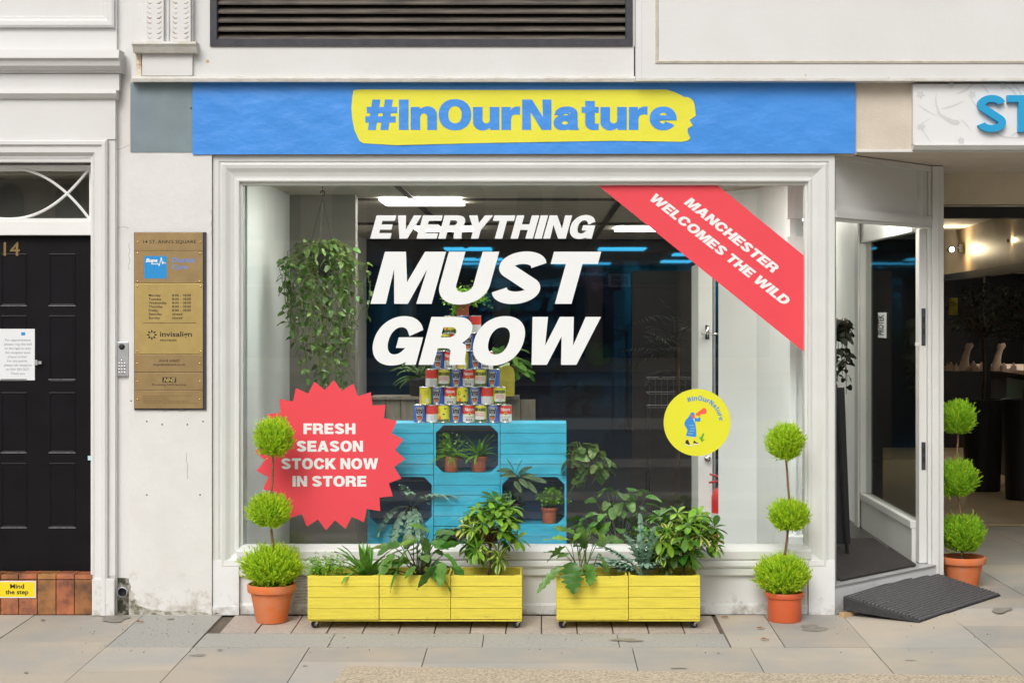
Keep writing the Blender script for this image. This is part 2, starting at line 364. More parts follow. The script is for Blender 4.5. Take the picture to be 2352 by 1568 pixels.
g('L', .58, [(0,0),(.58,0),(.58,T_),(S_,T_),(S_,1),(0,1)])
g('T', .70, [(.2425,0),(.4575,0),(.4575,1-T_),(.7,1-T_),(.7,1),(0,1),(0,1-T_),(.2425,1-T_)])
g('N', .75, [(0,0),(.2,0),(.2,.63),(.52,0),(.75,0),(.75,1),(.55,1),(.55,.38),(.23,1),(0,1)])
g('M', .92, [(0,0),(.195,0),(.195,.70),(.37,0),(.55,0),(.725,.70),(.725,0),(.92,0),(.92,1),(.63,1),(.46,.36),(.29,1),(0,1)])
g('V', .78, [(0,1),(.27,0),(.51,0),(.78,1),(.55,1),(.392,.31),(.235,1)])
g('W', 1.16, [(0,1),(.2,0),(.435,0),(.58,.64),(.725,0),(.96,0),(1.16,1),(.935,1),(.83,.36),(.685,1),(.475,1),(.33,.36),(.225,1)])
g('Y', .78, [(0,1),(.282,.38),(.282,0),(.498,0),(.498,.38),(.78,1),(.54,1),(.39,.61),(.245,1)])
g('K', .80, [(0,0),(S_,0),(S_,.26),(.31,.375),(.54,0),(.81,0),(.46,.54),(.78,1),(.52,1),(S_,.58),(S_,1),(0,1)])
g('A', .82, ([(0,0),(.22,0),(.275,.19),(.545,.19),(.6,0),(.82,0),(.53,1),(.29,1)], [[(.325,.35),(.495,.35),(.41,.68)]]))
g('O', .84, (arc(.42,.5,.42,.515,0,354,48,2.2), [arc(.42,.5,.205,.335,0,354,40,2.2)]))
g('C', .80, arc(.41,.5,.41,.515,24,334,44,2.15) + [(.60,.37)] + arc(.41,.5,.195,.335,330,32,36,2.15) + [(.61,.635)])
g('G', .82, arc(.41,.5,.41,.515,28,303,44,2.15) + [(.655,.09),(.67,0),(.815,0),(.815,.545),(.43,.545),(.43,.375),(.615,.375)] + arc(.41,.5,.195,.335,312,35,34,2.15) + [(.60,.65)])
def s_glyph():
    p = arc(.365,.745,.25,.165,12,225,26) + arc(.365,.255,.26,.165,47,-168,26)
    return stroke(p, .19)
g('S', .73, s_glyph())
g('D', .78, ([(0,0)] + arc(.34,.5,.44,.5,-90,90,24,2.2) + [(0,1)], [[(S_,.185)] + arc(.32,.5,.24,.315,-90,90,20,2.2) + [(S_,.815)]]))
g('U', .75, [(0,1)] + arc(.375,.36,.375,.375,180,360,26,2.1) + [(.75,1),(.535,1)] + arc(.375,.35,.16,.18,0,-180,20) + [(S_,1)])
g('R', .78, ([(0,0),(S_,0),(S_,.37),(.37,.37),(.46,.35),(.505,.29),(.52,.12),(.545,0),(.78,0),(.755,.05),(.735,.28),(.70,.39),(.61,.445)] + arc(.43,.715,.31,.285,-35,90,16,2.2) + [(0,1)], [[(S_,.545)] + arc(.39,.69,.125,.145,-90,90,12) + [(S_,.835)]]))
g('n', .66, [(0,0),(S_,0),(S_,.38)] + arc(.335,.42,.12,.16,165,0,10) + [(.455,0),(.67,0)] + arc(.44,.50,.23,.26,0,100,12) + [(.30,.72),(.205,.63),(.205,.74),(0,.74)])
g('u', .66, [(.66-x, .74-y) for x, y in GL['n'][1][0][0]])
g('r', .46, [(0,0),(S_,0),(S_,.34),(.24,.47),(.30,.53),(.38,.545),(.46,.535),(.46,.755),(.36,.75),(.27,.70),(.205,.60),(.205,.74),(0,.74)])
g('a', .66, (arc(.235,.215,.235,.228,0,354,30,2.2), [arc(.285,.215,.105,.095,0,354,20)]), [(.41,0),(.64,0),(.615,.06),(.61,.14),(.61,.50),(.40,.50)],
  stroke([(.125,.50),(.14,.57)] + arc(.335,.555,.175,.105,150,8,14) + [(.508,.50)], .195), [(.2,.33),(.42,.37),(.42,.46),(.2,.43)])
g('t', .42, [(.1,.6)] + arc(.30,.19,.2,.2,180,262,8) + [(.42,0),(.42,.155),(.35,.155),(.315,.19),(.315,.6),(.42,.6),(.42,.74),(.315,.74),(.315,.95),(.1,.95),(.1,.74),(0,.74),(0,.6)])
g('e', .69, (arc(.345,.37,.345,.385,-5,322,40,2.1) + [(.41,.225)] + arc(.345,.37,.13,.215,-65,-165,14) + [(.215,.315)] , [[(.22,.45)] + arc(.345,.45,.125,.155,165,15,12) + [(.475,.45)]]))
g('#', .82, [(.08,0),(.25,0),(.37,1),(.20,1)], [(.42,0),(.59,0),(.71,1),(.54,1)], [(.01,.26),(.79,.26),(.79,.41),(.01,.41)], [(.05,.59),(.83,.59),(.83,.74),(.05,.74)])
def layout(s, gap=.065, space=.30):
    x = 0; out = []
    for ch in s:
        if ch == ' ': x += space; continue
        w_, ps = GL[ch]; out.append((x, w_, ps)); x += w_ + gap
    return out, x - gap
def fatten(pts, dx, dy, inward=False):
    q = [p for i, p in enumerate(pts) if math.dist(p, pts[i-1]) > 1e-5]; n = len(q)
    ar = sum(q[i-1][0]*q[i][1]-q[i][0]*q[i-1][1] for i in range(n)); s = (1 if ar > 0 else -1)*(-1 if inward else 1); out = []
    for i in range(n):
        a, p, c = q[i-1], q[i], q[(i+1)%n]
        e1 = (p[0]-a[0], p[1]-a[1]); e2 = (c[0]-p[0], c[1]-p[1]); l1 = math.hypot(*e1); l2 = math.hypot(*e2)
        n1 = (e1[1]/l1*s, -e1[0]/l1*s); n2 = (e2[1]/l2*s, -e2[0]/l2*s); m = (n1[0]+n2[0], n1[1]+n2[1]); d = max(.35, 1+n1[0]*n2[0]+n1[1]*n2[1])
        out.append((p[0]+m[0]/d*dx, p[1]+m[1]/d*dy))
    return out
def big_text(mb, s, fn, x0, x1, z0, z1, shear=0.0, gap=.065, mi=0, dy=.00015, fx=.024, fy=.033):
    """fn(u,v,layer)->xyz ; fitted to x0..x1, caps between z0 and z1"""
    lay, wid = layout(s, gap+fx*2); e = (z1-z0)*fy/(1+2*fy); z0 += e; z1 -= e
    hgt = z1 - z0; tw = wid + shear + 2*fx; k = (x1 - x0)/tw; x0 += fx*k
    for (ox, w_, ps) in lay:
        for li, (outer, holes) in enumerate(ps):
            f = lambda u, v, li=li: fn(x0 + (ox + u + shear*v)*k, z0 + v*hgt, li*dy)
            mb.poly2(fatten(outer,fx,fy), [fatten(h,fx,fy,True) for h in holes], f, mi)
# small text from the built-in font
_tc = {}
def font_mesh(s, off=0.0, shear=0.0):
    key = (s, off, shear)
    if key in _tc: return _tc[key]
    cu = bpy.data.curves.new('txt', 'FONT'); cu.body = s; cu.offset = off; cu.shear = shear; cu.resolution_u = 3; cu.fill_mode = 'FRONT'
    o = bpy.data.objects.new('txt', cu); COL.objects.link(o); bpy.context.view_layer.update()
    dg = bpy.context.evaluated_depsgraph_get(); me = o.evaluated_get(dg).to_mesh()
    vs = [(v.co.x, v.co.y) for v in me.vertices]; fs = [tuple(p.vertices) for p in me.polygons]
    o.evaluated_get(dg).to_mesh_clear(); bpy.data.objects.remove(o); bpy.data.curves.remove(cu)
    _tc[key] = (vs, fs); return _tc[key]
_cap = [None]
def small_text(mb, s, x0, x1, zb, cap, y, off=0.0, shear=0.0, mi=0, fn=None):
    if _cap[0] is None: v, f = font_mesh('H'); _cap[0] = max(b for a, b in v)
    vs, fs = font_mesh(s, off, shear)
    mnx = min(a for a, b in vs); mxx = max(a for a, b in vs); kz = cap/_cap[0]; kx = (x1-x0)/(mxx-mnx)
    f = fn or (lambda u, v: (u, y, v))
    mb.add([f(x0+(a-mnx)*kx, zb+b*kz) for a, b in vs], fs, mi)

# ------------------------------------------------------------ leaves
def rot_dir(az, el): return Vector((math.cos(az)*math.cos(el), math.sin(az)*math.cos(el), math.sin(el)))
PROF = {
 'ovate': lambda t: math.sin(math.pi*min(1,t)**.7)**.8 if t < 1 else 0,
 'heart': lambda t: (min(1, .55+t*3.0))*math.sqrt(max(0,1-t**1.6)) if t < 1 else 0,
 'strap': lambda t: min(1, .25+t*2.2)*(1-t**3.0) if t < 1 else 0,
 'lance': lambda t: math.sin(math.pi*t**.85) if t < 1 else 0,
 'obov': lambda t: math.sin(math.pi*min(1,t)**1.5)**.75 if 0 < t < 1 else 0,
}
def spine(base, d, L, droop, n):
    pts = [Vector(base)]; d = Vector(d).normalized()
    for i in range(n):
        d = (d + Vector((0,0,-droop/n))).normalized(); pts.append(pts[-1] + d*(L/n))
    return pts
def leaf(mb, base, d, L, W, shape='ovate', droop=.6, fold=.25, mi=0, mi2=None, n=6, lobes=0, lobd=.35, roll=0.0, wave=0.0):
    pts = spine(base, d, L, droop, n); pf = PROF[shape]; rows = []; ph = random.random()*6
    for i, p in enumerate(pts):
        t = i/n; dd = (pts[min(i+1,n)] - pts[max(i-1,0)]).normalized()
        side = dd.cross(Vector((0,0,1)))
        side = side.normalized() if side.length > .05 else Vector((1,0,0))
        nor = side.cross(dd).normalized()
        if roll: q = Matrix.Rotation(roll, 3, dd); side = q @ side; nor = q @ nor
        wd = W*.5*max(pf(t), 0.0)
        wl = wr = wd
        if lobes:
            wl = wd*(1 - lobd*(.5+.5*math.cos(t*lobes*2*math.pi))); wr = wd*(1 - lobd*(.5+.5*math.cos(t*lobes*2*math.pi+.9)))
        up = nor*fold
        wv = wave*W*math.sin(t*9+ph)
        if mi2 is None: rows.append([tuple(p+side*wl+up*wl+nor*wv), tuple(p), tuple(p-side*wr+up*wr-nor*wv)])
        else: rows.append([tuple(p+side*wl+up*wl+nor*wv), tuple(p+side*wl*.5+up*wl*.45), tuple(p), tuple(p-side*wr*.5+up*wr*.45), tuple(p-side*wr+up*wr-nor*wv)])
    k = len(rows[0]); vs = [v for r in rows for v in r]; n0 = len(mb.v); mb.v.extend(vs)
    for i in range(n):
        for j in range(k-1):
            mb.f.append((n0+i*k+j, n0+i*k+j+1, n0+(i+1)*k+j+1, n0+(i+1)*k+j))
            mb.m.append(mi if mi2 is None or j in (1, 2) else mi2)
    return pts
def petiole(mb, a, b, r, mi, sag=.2):
    a = Vector(a); b = Vector(b); m = (a+b)/2 + Vector((0,0,(b-a).length*sag))
    pts = [a.lerp(m, t).lerp(m.lerp(b, t), t) for t in (0,.25,.5,.75,1)]
    mb.tube(pts, r, 4, mi); return (pts[-1]-pts[-2]).normalized()
def fern_frond(mb, base, d, L, W, droop, mi, n=14, lw=.012, lt=.7):
    pts = spine(base, d, L, droop, n); mb.tube(pts, [.0018]*len(pts), 3, mi)
    for i in range(2, n+1):
        t = i/n; p = pts[i]; dd = (pts[i]-pts[i-1]).normalized(); side = dd.cross(Vector((0,0,1)))
        side = side.normalized() if side.length > .05 else Vector((1,0,0))
        l = W*.5*math.sin(math.pi*min(1,(t*.92+.08))**lt)
        for s in (-1, 1):
            q = side*s + dd*.35 + Vector((0,0,random.uniform(-.3,.15)))
            leaf(mb, p, q, max(l,.006), lw, 'lance', .3, .1, mi, n=2)
def maiden(mb, c, rx, rz, cnt, mi, size=.014, mis=None, stems=14, base=None):
    base = Vector(base or (c[0], c[1], c[2]-rz)); c = Vector(c)
    tips = []
    for i in range(stems):
        a = random.uniform(0, 6.283); e = random.uniform(-.1, 1.3)
        tip = c + Vector((rx*math.cos(a)*math.cos(e), rx*math.sin(a)*math.cos(e)*.8, rz*math.sin(e)))
        m = base.lerp(tip, .5) + Vector((0,0,.02)); pts = [base, m, tip]; mb.tube(pts, .0012, 3, mis if mis is not None else mi); tips.append((base, m, tip))
    for i in range(cnt):
        b, m, t_ = random.choice(tips); k = random.uniform(.35, 1.08)
        p = (b.lerp(m, k*2) if k < .5 else m.lerp(t_, (k-.5)*2)) + Vector([random.gauss(0, rx*.13) for _ in range(3)])
        leaf(mb, p, rot_dir(random.uniform(0,6.28), random.uniform(-.9,.5)), size*random.uniform(.7,1.3), size*1.0, 'obov', .3, .1, mi, n=2)
def cypress_ball(mb, c, rx, rz, cnt, mats=2, tuft=1.0):
    c = Vector(c); root = c + Vector((0,0,-rz*.8))
    for i in range(cnt):
        z = random.uniform(-.95, 1); a = random.uniform(0, 6.283); s = math.sqrt(1-z*z)
        n = Vector((s*math.cos(a), s*math.sin(a), z))
        lump = 1 + .10*math.sin(a*3+c.x*9)*s + .08*math.sin(a*5+z*4+c.z*7) + .07*math.sin(a*11+z*9)
        dep = random.random()**.7
        P = c + Vector((n.x*rx, n.y*rx, n.z*rz))*lump*(.45+.55*dep)
        d = (P-root).normalized() + Vector((random.gauss(0,.2), random.gauss(0,.2), random.gauss(.18,.2))); d.normalize()
        L = rx*random.uniform(.28, .58)*tuft
        e = P + d*L*random.uniform(.1,.5); p0 = e - d*L
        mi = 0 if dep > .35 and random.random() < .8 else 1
        q = d.cross(Vector((random.random(), random.random(), random.random()))).normalized()
        wq = q*.003
        mb.add([tuple(p0-wq), tuple(p0+wq), tuple(e)], [(0,1,2)], mi)
        for k in range(7):
            t = random.uniform(.2, .92); b = p0.lerp(e, t)
            sd_ = (Matrix.Rotation(random.uniform(0,6.28), 3, d) @ q)
            tip = b + (d*.95 + sd_*.55).normalized()*L*random.uniform(.18,.34); w2 = d.cross(sd_)*.0028 + sd_*.0014
            mb.add([tuple(b-w2), tuple(b+w2), tuple(tip)], [(0,1,2)], mi)
def umbrella_leaf(mb, c, axis, r, cnt=8, mi=0, mi2=None, w=.30, droop=.9):
    axis = Vector(axis).normalized(); u = axis.cross(Vector((.3,.1,1))).normalized(); v = axis.cross(u); ph = random.random()*6
    for k in range(cnt):
        a = ph + 6.283*k/cnt
        d = (u*math.cos(a) + v*math.sin(a))*1.0 + axis*.35
        leaf(mb, c, d, r*random.uniform(.8,1.1), r*w, 'obov', droop, .3, mi, mi2, n=7, roll=random.uniform(-.3,.3))

# ============================================================ THE GROUND
def struct(mb, name, m, **k):
    o = mb.build(name, m, **k); o['kind'] = 'structure'; return o
b = MB(); b.add([(-60,-80,-.075),(60,-80,-.075),(60,-2.6,-.075),(-60,-2.6,-.075)], [(0,1,2,3)])
b.add([(-60,-2.6,-.075),(60,-2.6,-.075),(60,0.4,-.0036),(-60,0.4,-.0036)], [(0,1,2,3)])
b.add([(-60,0.4,-.0036),(60,0.4,-.0036),(60,16,-.0036),(-60,16,-.0036)], [(0,1,2,3)])
struct(b, 'ground', M['joint'])
slz = lambda y: SL*y if y < 0 else 0
def slab(mb, x0, x1, y0, y1, gap=.005):
    g2 = gap/2; h = random.uniform(.011,.0145); x0 += g2; x1 -= g2; y0 += g2; y1 -= g2
    tl = random.uniform(-.0012,.0012)
    vs = [(x0,y0,slz(y0)-.02),(x1,y0,slz(y0)-.02),(x1,y1,slz(y1)-.02),(x0,y1,slz(y1)-.02),
          (x0,y0,slz(y0)+h-.012+tl),(x1,y0,slz(y0)+h-.012-tl),(x1,y1,slz(y1)+h-.012),(x0,y1,slz(y1)+h-.012)]
    mb.add(vs, [(4,5,6,7),(0,1,5,4),(1,2,6,5),(2,3,7,6),(3,0,4,7)])
b = MB()
cols = [(-5.5,-4.7,[0,-.9,-1.8,-2.6]),(-4.7,-4.1,[0,-.6,-1.5,-2.6]),(-4.1,-3.6,[0,-.8,-1.6,-2.6]),(-3.6,-2.98,[0,-.56,-1.30,-2.6]),(-2.98,-2.34,[0,-.735,-1.7,-2.6]),(-2.34,-1.87,[-.875,-1.417,-2.3,-2.6]),
 (-1.87,-1.246,[-.875,-1.75,-2.6]),(-1.246,-.612,[-.875,-1.22,-2.2,-2.6]),(-.612,.487,[-.875,-1.25,-2.0,-2.6]),(.487,1.12,[-.875,-1.9,-2.6]),
 (1.12,1.766,[-.875,-1.2,-2.2,-2.6]),(1.766,2.4,[.24,-.32+.32,-.875,-2.0,-2.6]),(2.4,3.03,[.24,-.32,-.875,-2.0,-2.6]),(3.03,3.7,[.24,-.6,-1.5,-2.6]),(3.7,4.6,[.24,-.4,-1.3,-2.6]),(4.6,5.6,[.24,-.7,-1.6,-2.6]),
 (1.02,1.308,[0,-.875]),(1.308,1.766,[0,-.875])]
for x0,x1,ys in cols:
    for a,c in zip(ys, ys[1:]): slab(b, x0, x1, c, a)
for x0,x1 in ((1.766,2.4),(2.4,3.03),(3.03,3.7),(3.7,4.6),(4.6,5.6)):
    for y0,y1 in ((.24,1.0),(1.0,2.0),(2.0,3.1),(3.1,4.2)): slab(b, x0, x1, y0, y1)
struct(b, 'pavement', M['slab'])
b = MB(); slab(b,-2.34,-1.875,-.875,0); 
for x0,x1 in ((-1.868,-1.15),(-1.15,-.32),(-.32,.42),(.42,1.015)): slab(b, x0, x1, -.872, -.525)
struct(b, 'granite_paving_strip', M['slabg'])
b = MB(); n = 14; x0 = -1.80
for i in range(n): slab(b, x0+i*.2, x0+i*.2+.2, -.50, -.02, .008)
struct(b, 'granite_setts', M['sett'])
# exposed-aggregate paving in the foreground
edge = [G(767,1567), G(796,1531), G(1000,1534), G(1223,1538), G(1500,1543), G(1900,1548), G(2352,1553), (6,-1.66)]
b = MB(); pts = [(-.98,-2.6)] + edge + [(6,-2.6)]
vs = [(x,y,slz(y)+.006) for x,y in pts]
tri = tessellate_polygon([[Vector((x,y,0)) for x,y in pts]]); b.add(vs, [tuple(t) for t in tri])
b.add([(x,y,z-.03) for x,y,z in vs]+vs, [(i,i+1,i+1+len(vs),i+len(vs)) for i in range(len(vs)-1)])
struct(b, 'aggregate_paving', M['aggr'])
b = MB(); b.box(2.6,9,4.25,13,-.02,.012); struct(b, 'arcade_floor', M['tanfl'])
b = MB(); b.add([(-60,-80,-.070),(60,-80,-.070),(60,-2.65,-.070),(-60,-2.65,-.070)], [(0,1,2,3)]); struct(b, 'square', M['ground'])
b = MB(); b.add([(-60,-34,-.064),(60,-34,-.064),(60,-4.2,-.064),(-60,-4.2,-.064)], [(0,1,2,3)]); struct(b, 'road', M['asph'])
b = MB()
for a,c in ((-5.6,-5.1),(-7.4,-6.6),(-11.5,-10.2),(-20,-17)): b.add([(-60,a,-.058),(60,a,-.058),(60,c,-.058),(-60,c,-.058)], [(0,1,2,3)])
struct(b, 'paving_bands', M['ground'])

# ============================================================ BUILDING NUMBER 14 (left)
B14 = thing('terraced_building', 'white stucco building on the left with the black panelled front door', 'building', (X(100),0,0))
xr = X(268); dl, dr = -3.60, X(208)
b = MB()
b.box(-9, dl-.10, 0, 9, 0, 9); b.box(dr+.10, xr, 0.0, 9, 0, 9)
b.box(dl-.10, dr+.10, 0, 9, Z(372), 9)
b.box(xr, X(300), .03, 9, 0, 9)
b.build('wall', M['wall'], B14)
b = MB()      # door surround, mitred architrave
b.frame(dl-.165, -.6, X(250), Z(322), [(0,.01),(0,-.035),(.012,-.045),(.03,-.045),(.036,-.03),(.075,-.03),(.095,-.005),(.105,-.005),(.115,.12)])
b.box(X(250), X(266), -.012, .02, Z(1325), Z(240))
b.build('door_surround', M['wall'], B14)
b = MB()
def xprof(mb, x0, x1, prof, mi=None):   # (y,z) profile run along x
    n = len(prof); vs = [(x0,y,z) for y,z in prof] + [(x1,y,z) for y,z in prof]
    tri = tessellate_polygon([[Vector((y,z,0)) for y,z in prof]])
    mb.add(vs, [tuple(t) for t in tri]+[tuple(i+n for i in reversed(t)) for t in tri]+[(i,(i+1)%n,(i+1)%n+n,i+n) for i in range(n)], mi)
xprof(b, -5, X(285), [(.01,Z(120)),(-.12,Z(122)),(-.13,Z(141)),(-.12,Z(143)),(-.11,Z(143.5)),(-.10,Z(157)),(-.075,Z(163)),(-.05,Z(166)),(-.05,Z(170)),(.01,Z(170))])
xprof(b, -5, X(277), [(.01,Z(171)),(-.035,Z(171)),(-.035,Z(210)),(.01,Z(210))])
xprof(b, -5, X(273), [(.01,Z(210)),(-.06,Z(210)),(-.065,Z(218)),(-.045,Z(226)),(-.03,Z(229)),(.01,Z(229))])
xprof(b, -5, X(267), [(.01,Z(229)),(-.02,Z(229)),(-.02,Z(321)),(.01,Z(321))])
b.build('cornice', M['wall'], B14)
b = MB(); b.frame(-5, Z(64), X(264), 7, [(0,.005),(0,-.025),(.012,-.032),(.035,-.03),(.05,-.012),(.062,-.012),(.068,.0)]); b.build('wall_panel_moulding', M['wall'], B14)
b = MB()
b.frame(dl, Z(540,.12), dr, Z(380,.12), [(0,.14),(0,.085),(.004,.082),(.018,.082),(.022,.10),(.035,.10),(.036,.14)])
b.box(dl, dr, .07, .15, Z(540,.07), Z(508,.07)); b.box(dl, dr, .075, .15, Z(512,.07), Z(503,.07)+.004)
fan = b.build('fanlight', M['white'], B14, bevel=.002)
b = MB(); b.box(dl+.02, dr-.02, .115, .120, Z(504,.12), Z(385,.12)); b.build('pane', M['glass'], fan)
b = MB(); cxp = 20
for s in (1,-1):
    p = []
    for i in range(41):
        u = -1 + i/20; px = cxp + 186*u; f = abs(u)**2.15
        p.append((X(px,.10), .10, Z(387+117*f if s > 0 else 503-117*f, .10)))
    b.tube(p, .0085, 6)
b.build('glazing_bar', M['white'], fan)
b = MB(); b.box(dl-.1, dr+.1, .5, .52, 2.0, 3.0); b.build('hall_wall', M['inbrown'], B14)
# door
D = MB(); dy = .125; D.box(dl, dr, dy, dy+.045, Z(1312,dy), Z(541,dy))
door = D.build('door', M['doorblk'], B14)
b = MB()
for (a0,a1) in ((2,64),(112,174)):
    for (t0,t1) in ((600,703),(755,868),(925,1040),(1090,1212)):
        pass
rows = [(578,703),(726,1040-160),(0,0)]
pan = [(582,703),(742,1040-162),(902,1040),(1075,1212)]
for (a0,a1) in ((-66,-4),(2,62),(112,174)):
    for (t0,t1) in ((582,703),(724,878),(900,1040),(1062,1212)):
        b.frame(X(a0,dy), Z(t1,dy), X(a1,dy), Z(t0,dy), [(0,dy+.001),(0,dy-.002),(.006,dy-.0035),(.012,dy-.002),(.014,dy-.001)])
b.build('panel_moulding', M['doorblk'], door)
b = MB()
for (a0,a1) in ((2,62),(112,174)):
    for t1 in (703,872,1040,1212):
        b = MB(); b.box(X(a0,dy), X(a1,dy), dy-.0058, dy-.0025, Z(t1+.2,dy), Z(t1-2.0,dy)); b.build('grey_edge', M['edge'], door)  # thin grey strip along the lower edge of each panel

b = MB(); small_text(b, '14', X(9,dy), X(46,dy), Z(587,dy), Z(557,dy)-Z(587,dy), dy-.006, off=.012); b.build('house_number', M['stud'], door)
b = MB(); b.box(X(84,dy), X(97,dy), dy-.02, dy-.002, Z(836,dy), Z(829,dy)); b.box(X(84,dy), X(89,dy), dy-.03, dy-.018, Z(838,dy), Z(826,dy)); b.build('latch', M['steel'], door)
# step
b = MB(); b.box(dl-.05, X(213,-.02), .0, .12, 0, Z(1320,0)); 
stp = b.build('door_step', M['joint'], B14)
b = MB(); xs = [-40,3,44,87,130,172,213]
for a,c in zip(xs, xs[1:]): b.box(X(a)+.002, X(c)-.002, -.012, .012, .004, Z(1330)+random.uniform(-.003,0))
for a,c in zip(xs, xs[1:]): b.box(X(a)+.002, X(c)-.002, -.014, .12, Z(1330)+.003, Z(1318)+random.uniform(-.002,.002))
b.build('step_tile', M['tile'], stp, bevel=.003)
b = MB(); b.box(X(215), X(267), -.042, .02, 0, Z(1326)); b.build('plinth', M['wall_low'], B14, bevel=.006)
b = MB(); b.box(X(268)+.001, X(298)-.001, .022, .04, -.01, Z(1328)); b.build('mouldy_patch', M['mould'], B14)
b = MB(); b.poly2([(298.5,1335),(303,1345),(301,1352),(312,1362),(308,1370),(318,1378),(314,1385),(330,1392),(350,1398),(395,1402),(420,1400),(470,1404),(486,1409),(298.5,1410)], [], lambda u,v: (X(u), -.0212, Z(v))); b.build('damp_crust', mat('damp_crust', (.52,.50,.44), .9, col2=(.16,.15,.10), vscale=26, thr=(.38,.60), bump=.6, bscale=60), B14)
b = MB(); cx, cz = X(284), Z(1357)
b.lathe([(.027,-.04),(.030,-.04),(.030,.02),(.027,.02),(.027,-.04)], (cx,.0,cz), 20, axis='y'); b.lathe([(.0001,-.01),(.027,-.01)], (cx,.0,cz), 16, 1, axis='y')
b.build('drain_pipe', [M['steel'], M['black']], B14, smooth=True)

# ============================================================ SHOP BUILDING
SB = thing('shop_building', 'white painted shop building with grey window frame, splayed doorway and dark louvred vent', 'building', (0,0,0))
yu = -.06
b = MB(); z0, z1 = Z(187,yu), 9
b.box(X(302,yu), X(483,yu), yu, .35, z0, z1); b.box(X(483,yu), X(1456,yu), yu, .35, z0, Z(107,yu)); b.box(X(483,yu), X(1453,yu), yu, .35, Z(-230,yu), z1)
b.box(X(1453,yu), X(1458,yu), yu, .35, Z(107,yu), z1); b.box(X(483,yu), X(1453,yu), .3, .35, Z(107,yu), Z(-230,yu))
b.build('upper_wall', M['wall'], SB)
b = MB(); yr = -.105
b.box(X(1460,yr), 8, yr, .35, Z(186,yr), 9); b.build('upper_wall', M['wall'], SB)
b = MB(); xprof(b, X(303,-.09), X(1459,-.09), [(yu,Z(176,yu)),(-.085,Z(177,yu)),(-.095,Z(181,-.09)),(-.09,Z(188,-.09)),(yu,Z(188,-.09))]); 
xprof(b, X(1461,-.09), 8, [(yr,Z(180,yr)),(yr-.008,Z(180,yr)),(yr-.008,Z(186.5,yr)),(yr,Z(186.5,yr))])
b.build('ledge', M['ledge'], SB)
b = MB(); b.frame(X(1505,yr), Z(146,yr), 7.5, 8.5, [(0,yr+.001),(0,yr-.006),(.004,yr-.010),(.008,yr-.006),(.012,yr-.010),(.018,yr-.004),(.020,yr+.001)])
b.build('wall_panel_moulding', M['trim'], SB); b = MB()
b.frame(X(1472,yr), Z(184,yr), 7.7, 8.7, [(0,yr+.001),(.001,yr-.003),(.003,yr-.003),(.004,yr+.001)])
b.build('wall_panel_moulding', M['wall'], SB)
# mass of the building, floors above
b = MB(); b.box(X(300), 8, .35, 9.6, 2.74, 9); b.box(X(298), X(489)-.003, -.02, 9.6, 0, Z(350)); 
b.box(-3.3, 2.6, 9.2, 9.6, 0, 2.74)
b.build('wall', M['wall_low'], SB)
b = MB(); b.box(X(299), X(1966), -.012, .35, Z(356), Z(186)); b.box(X(1966), 8, -.012, .35, Z(349), Z(186)); b.box(X(1925), 8, .35, 4.25, Z(349), 2.74)
b.build('fascia', M['beige'], SB)
b = MB(); b.box(X(300,-.02), X(443,-.02), -.024, -.0125, Z(350,-.02), Z(190,-.02)); b.build('fascia_board', M['slate'], SB)
b = MB(); xprof(b, X(1967), 8, [(-.012,Z(344)),(-.02,Z(345)),(-.02,Z(350)),(-.012,Z(350.5))]); b.build('fascia_trim', M['wall'], SB)
# corbel (carved bracket) above the pilaster
CB = MB(); yc = -.13
CB.box(X(325,yc), X(449,yc)-.02, -.10, yu, Z(96,yc), Z(-60,yc))
CB.box(X(336,yc), X(376,yc), yc, -.10, Z(96,yc), Z(-60,yc)); CB.box(X(392,yc), X(438,yc), yc, -.10, Z(96,yc), Z(-60,yc))
CB.tube([(X(384,yc),-.105,Z(96,yc)),(X(384,yc),-.105,Z(-60,yc))], .008, 8)
CB.box(X(316,yc), X(325,yc), -.085, yu, Z(96,yc), Z(-60,yc))
crb = CB.build('corbel', M['wall'], SB, bevel=.006)
b = MB()
for px in (343,366,402,428):
    for k in range(9):
        py = 6 + k*11.5; sgn = 1 if px in (343,402) else -1
        b.tube([(X(px-5,yc), yc-.001, Z(py-2*sgn,yc)), (X(px,yc), yc-.002, Z(py+2,yc)), (X(px+5,yc), yc-.001, Z(py+2*sgn-1,yc))], .0016 if k%3 else .0026, 4)
b.build('carving', M['crust'], crb)
b = MB(); xprof(b, X(304,-.14), X(451,-.14), [(yu,Z(96,-.14)),(-.15,Z(96,-.14)),(-.155,Z(102,-.14)),(-.14,Z(108,-.14)),(-.125,Z(117,-.14)),(-.12,Z(120,-.14)),(yu,Z(120,-.14))]); b.build('corbel_ledge', M['ledge'], crb)
b = MB(); b.box(X(326,-.085), X(442,-.085), -.085, yu, Z(175,-.085), Z(120,-.085)); b.build('corbel_block', M['wall'], crb, bevel=.004)
b = MB(); b.box(X(313,-.07), X(325,-.07), -.075, yu, Z(176,-.07), Z(118,-.07)); b.build('flaking_strip', M['crust'], crb)
# louvred vent
LV = MB(); LV.frame(X(483,yu), Z(107,yu), X(1453,yu), Z(-230,yu), [(0,yu+.01),(0,yu-.012),(.038,yu-.012),(.042,yu-.008),(.044,.1)])
lv = LV.build('louvre_vent', M['louvref'], SB)
b = MB()
for k in range(16):
    zc = Z(86.5 - k*20.5, yu)
    xprof(b, X(483,yu)+.042, X(1453,yu)-.042, [(-.052,zc-.016),(-.055,zc-.008),(-.048,zc+.002),(.0,zc+.034),(.004,zc+.028),(-.04,zc-.010)])
b.build('slats', M['louvre'], lv, smooth=False)
b = MB(); b.box(X(483), X(1453), .1, .12, Z(107), Z(-230)); b.build('vent_back', M['black'], lv)
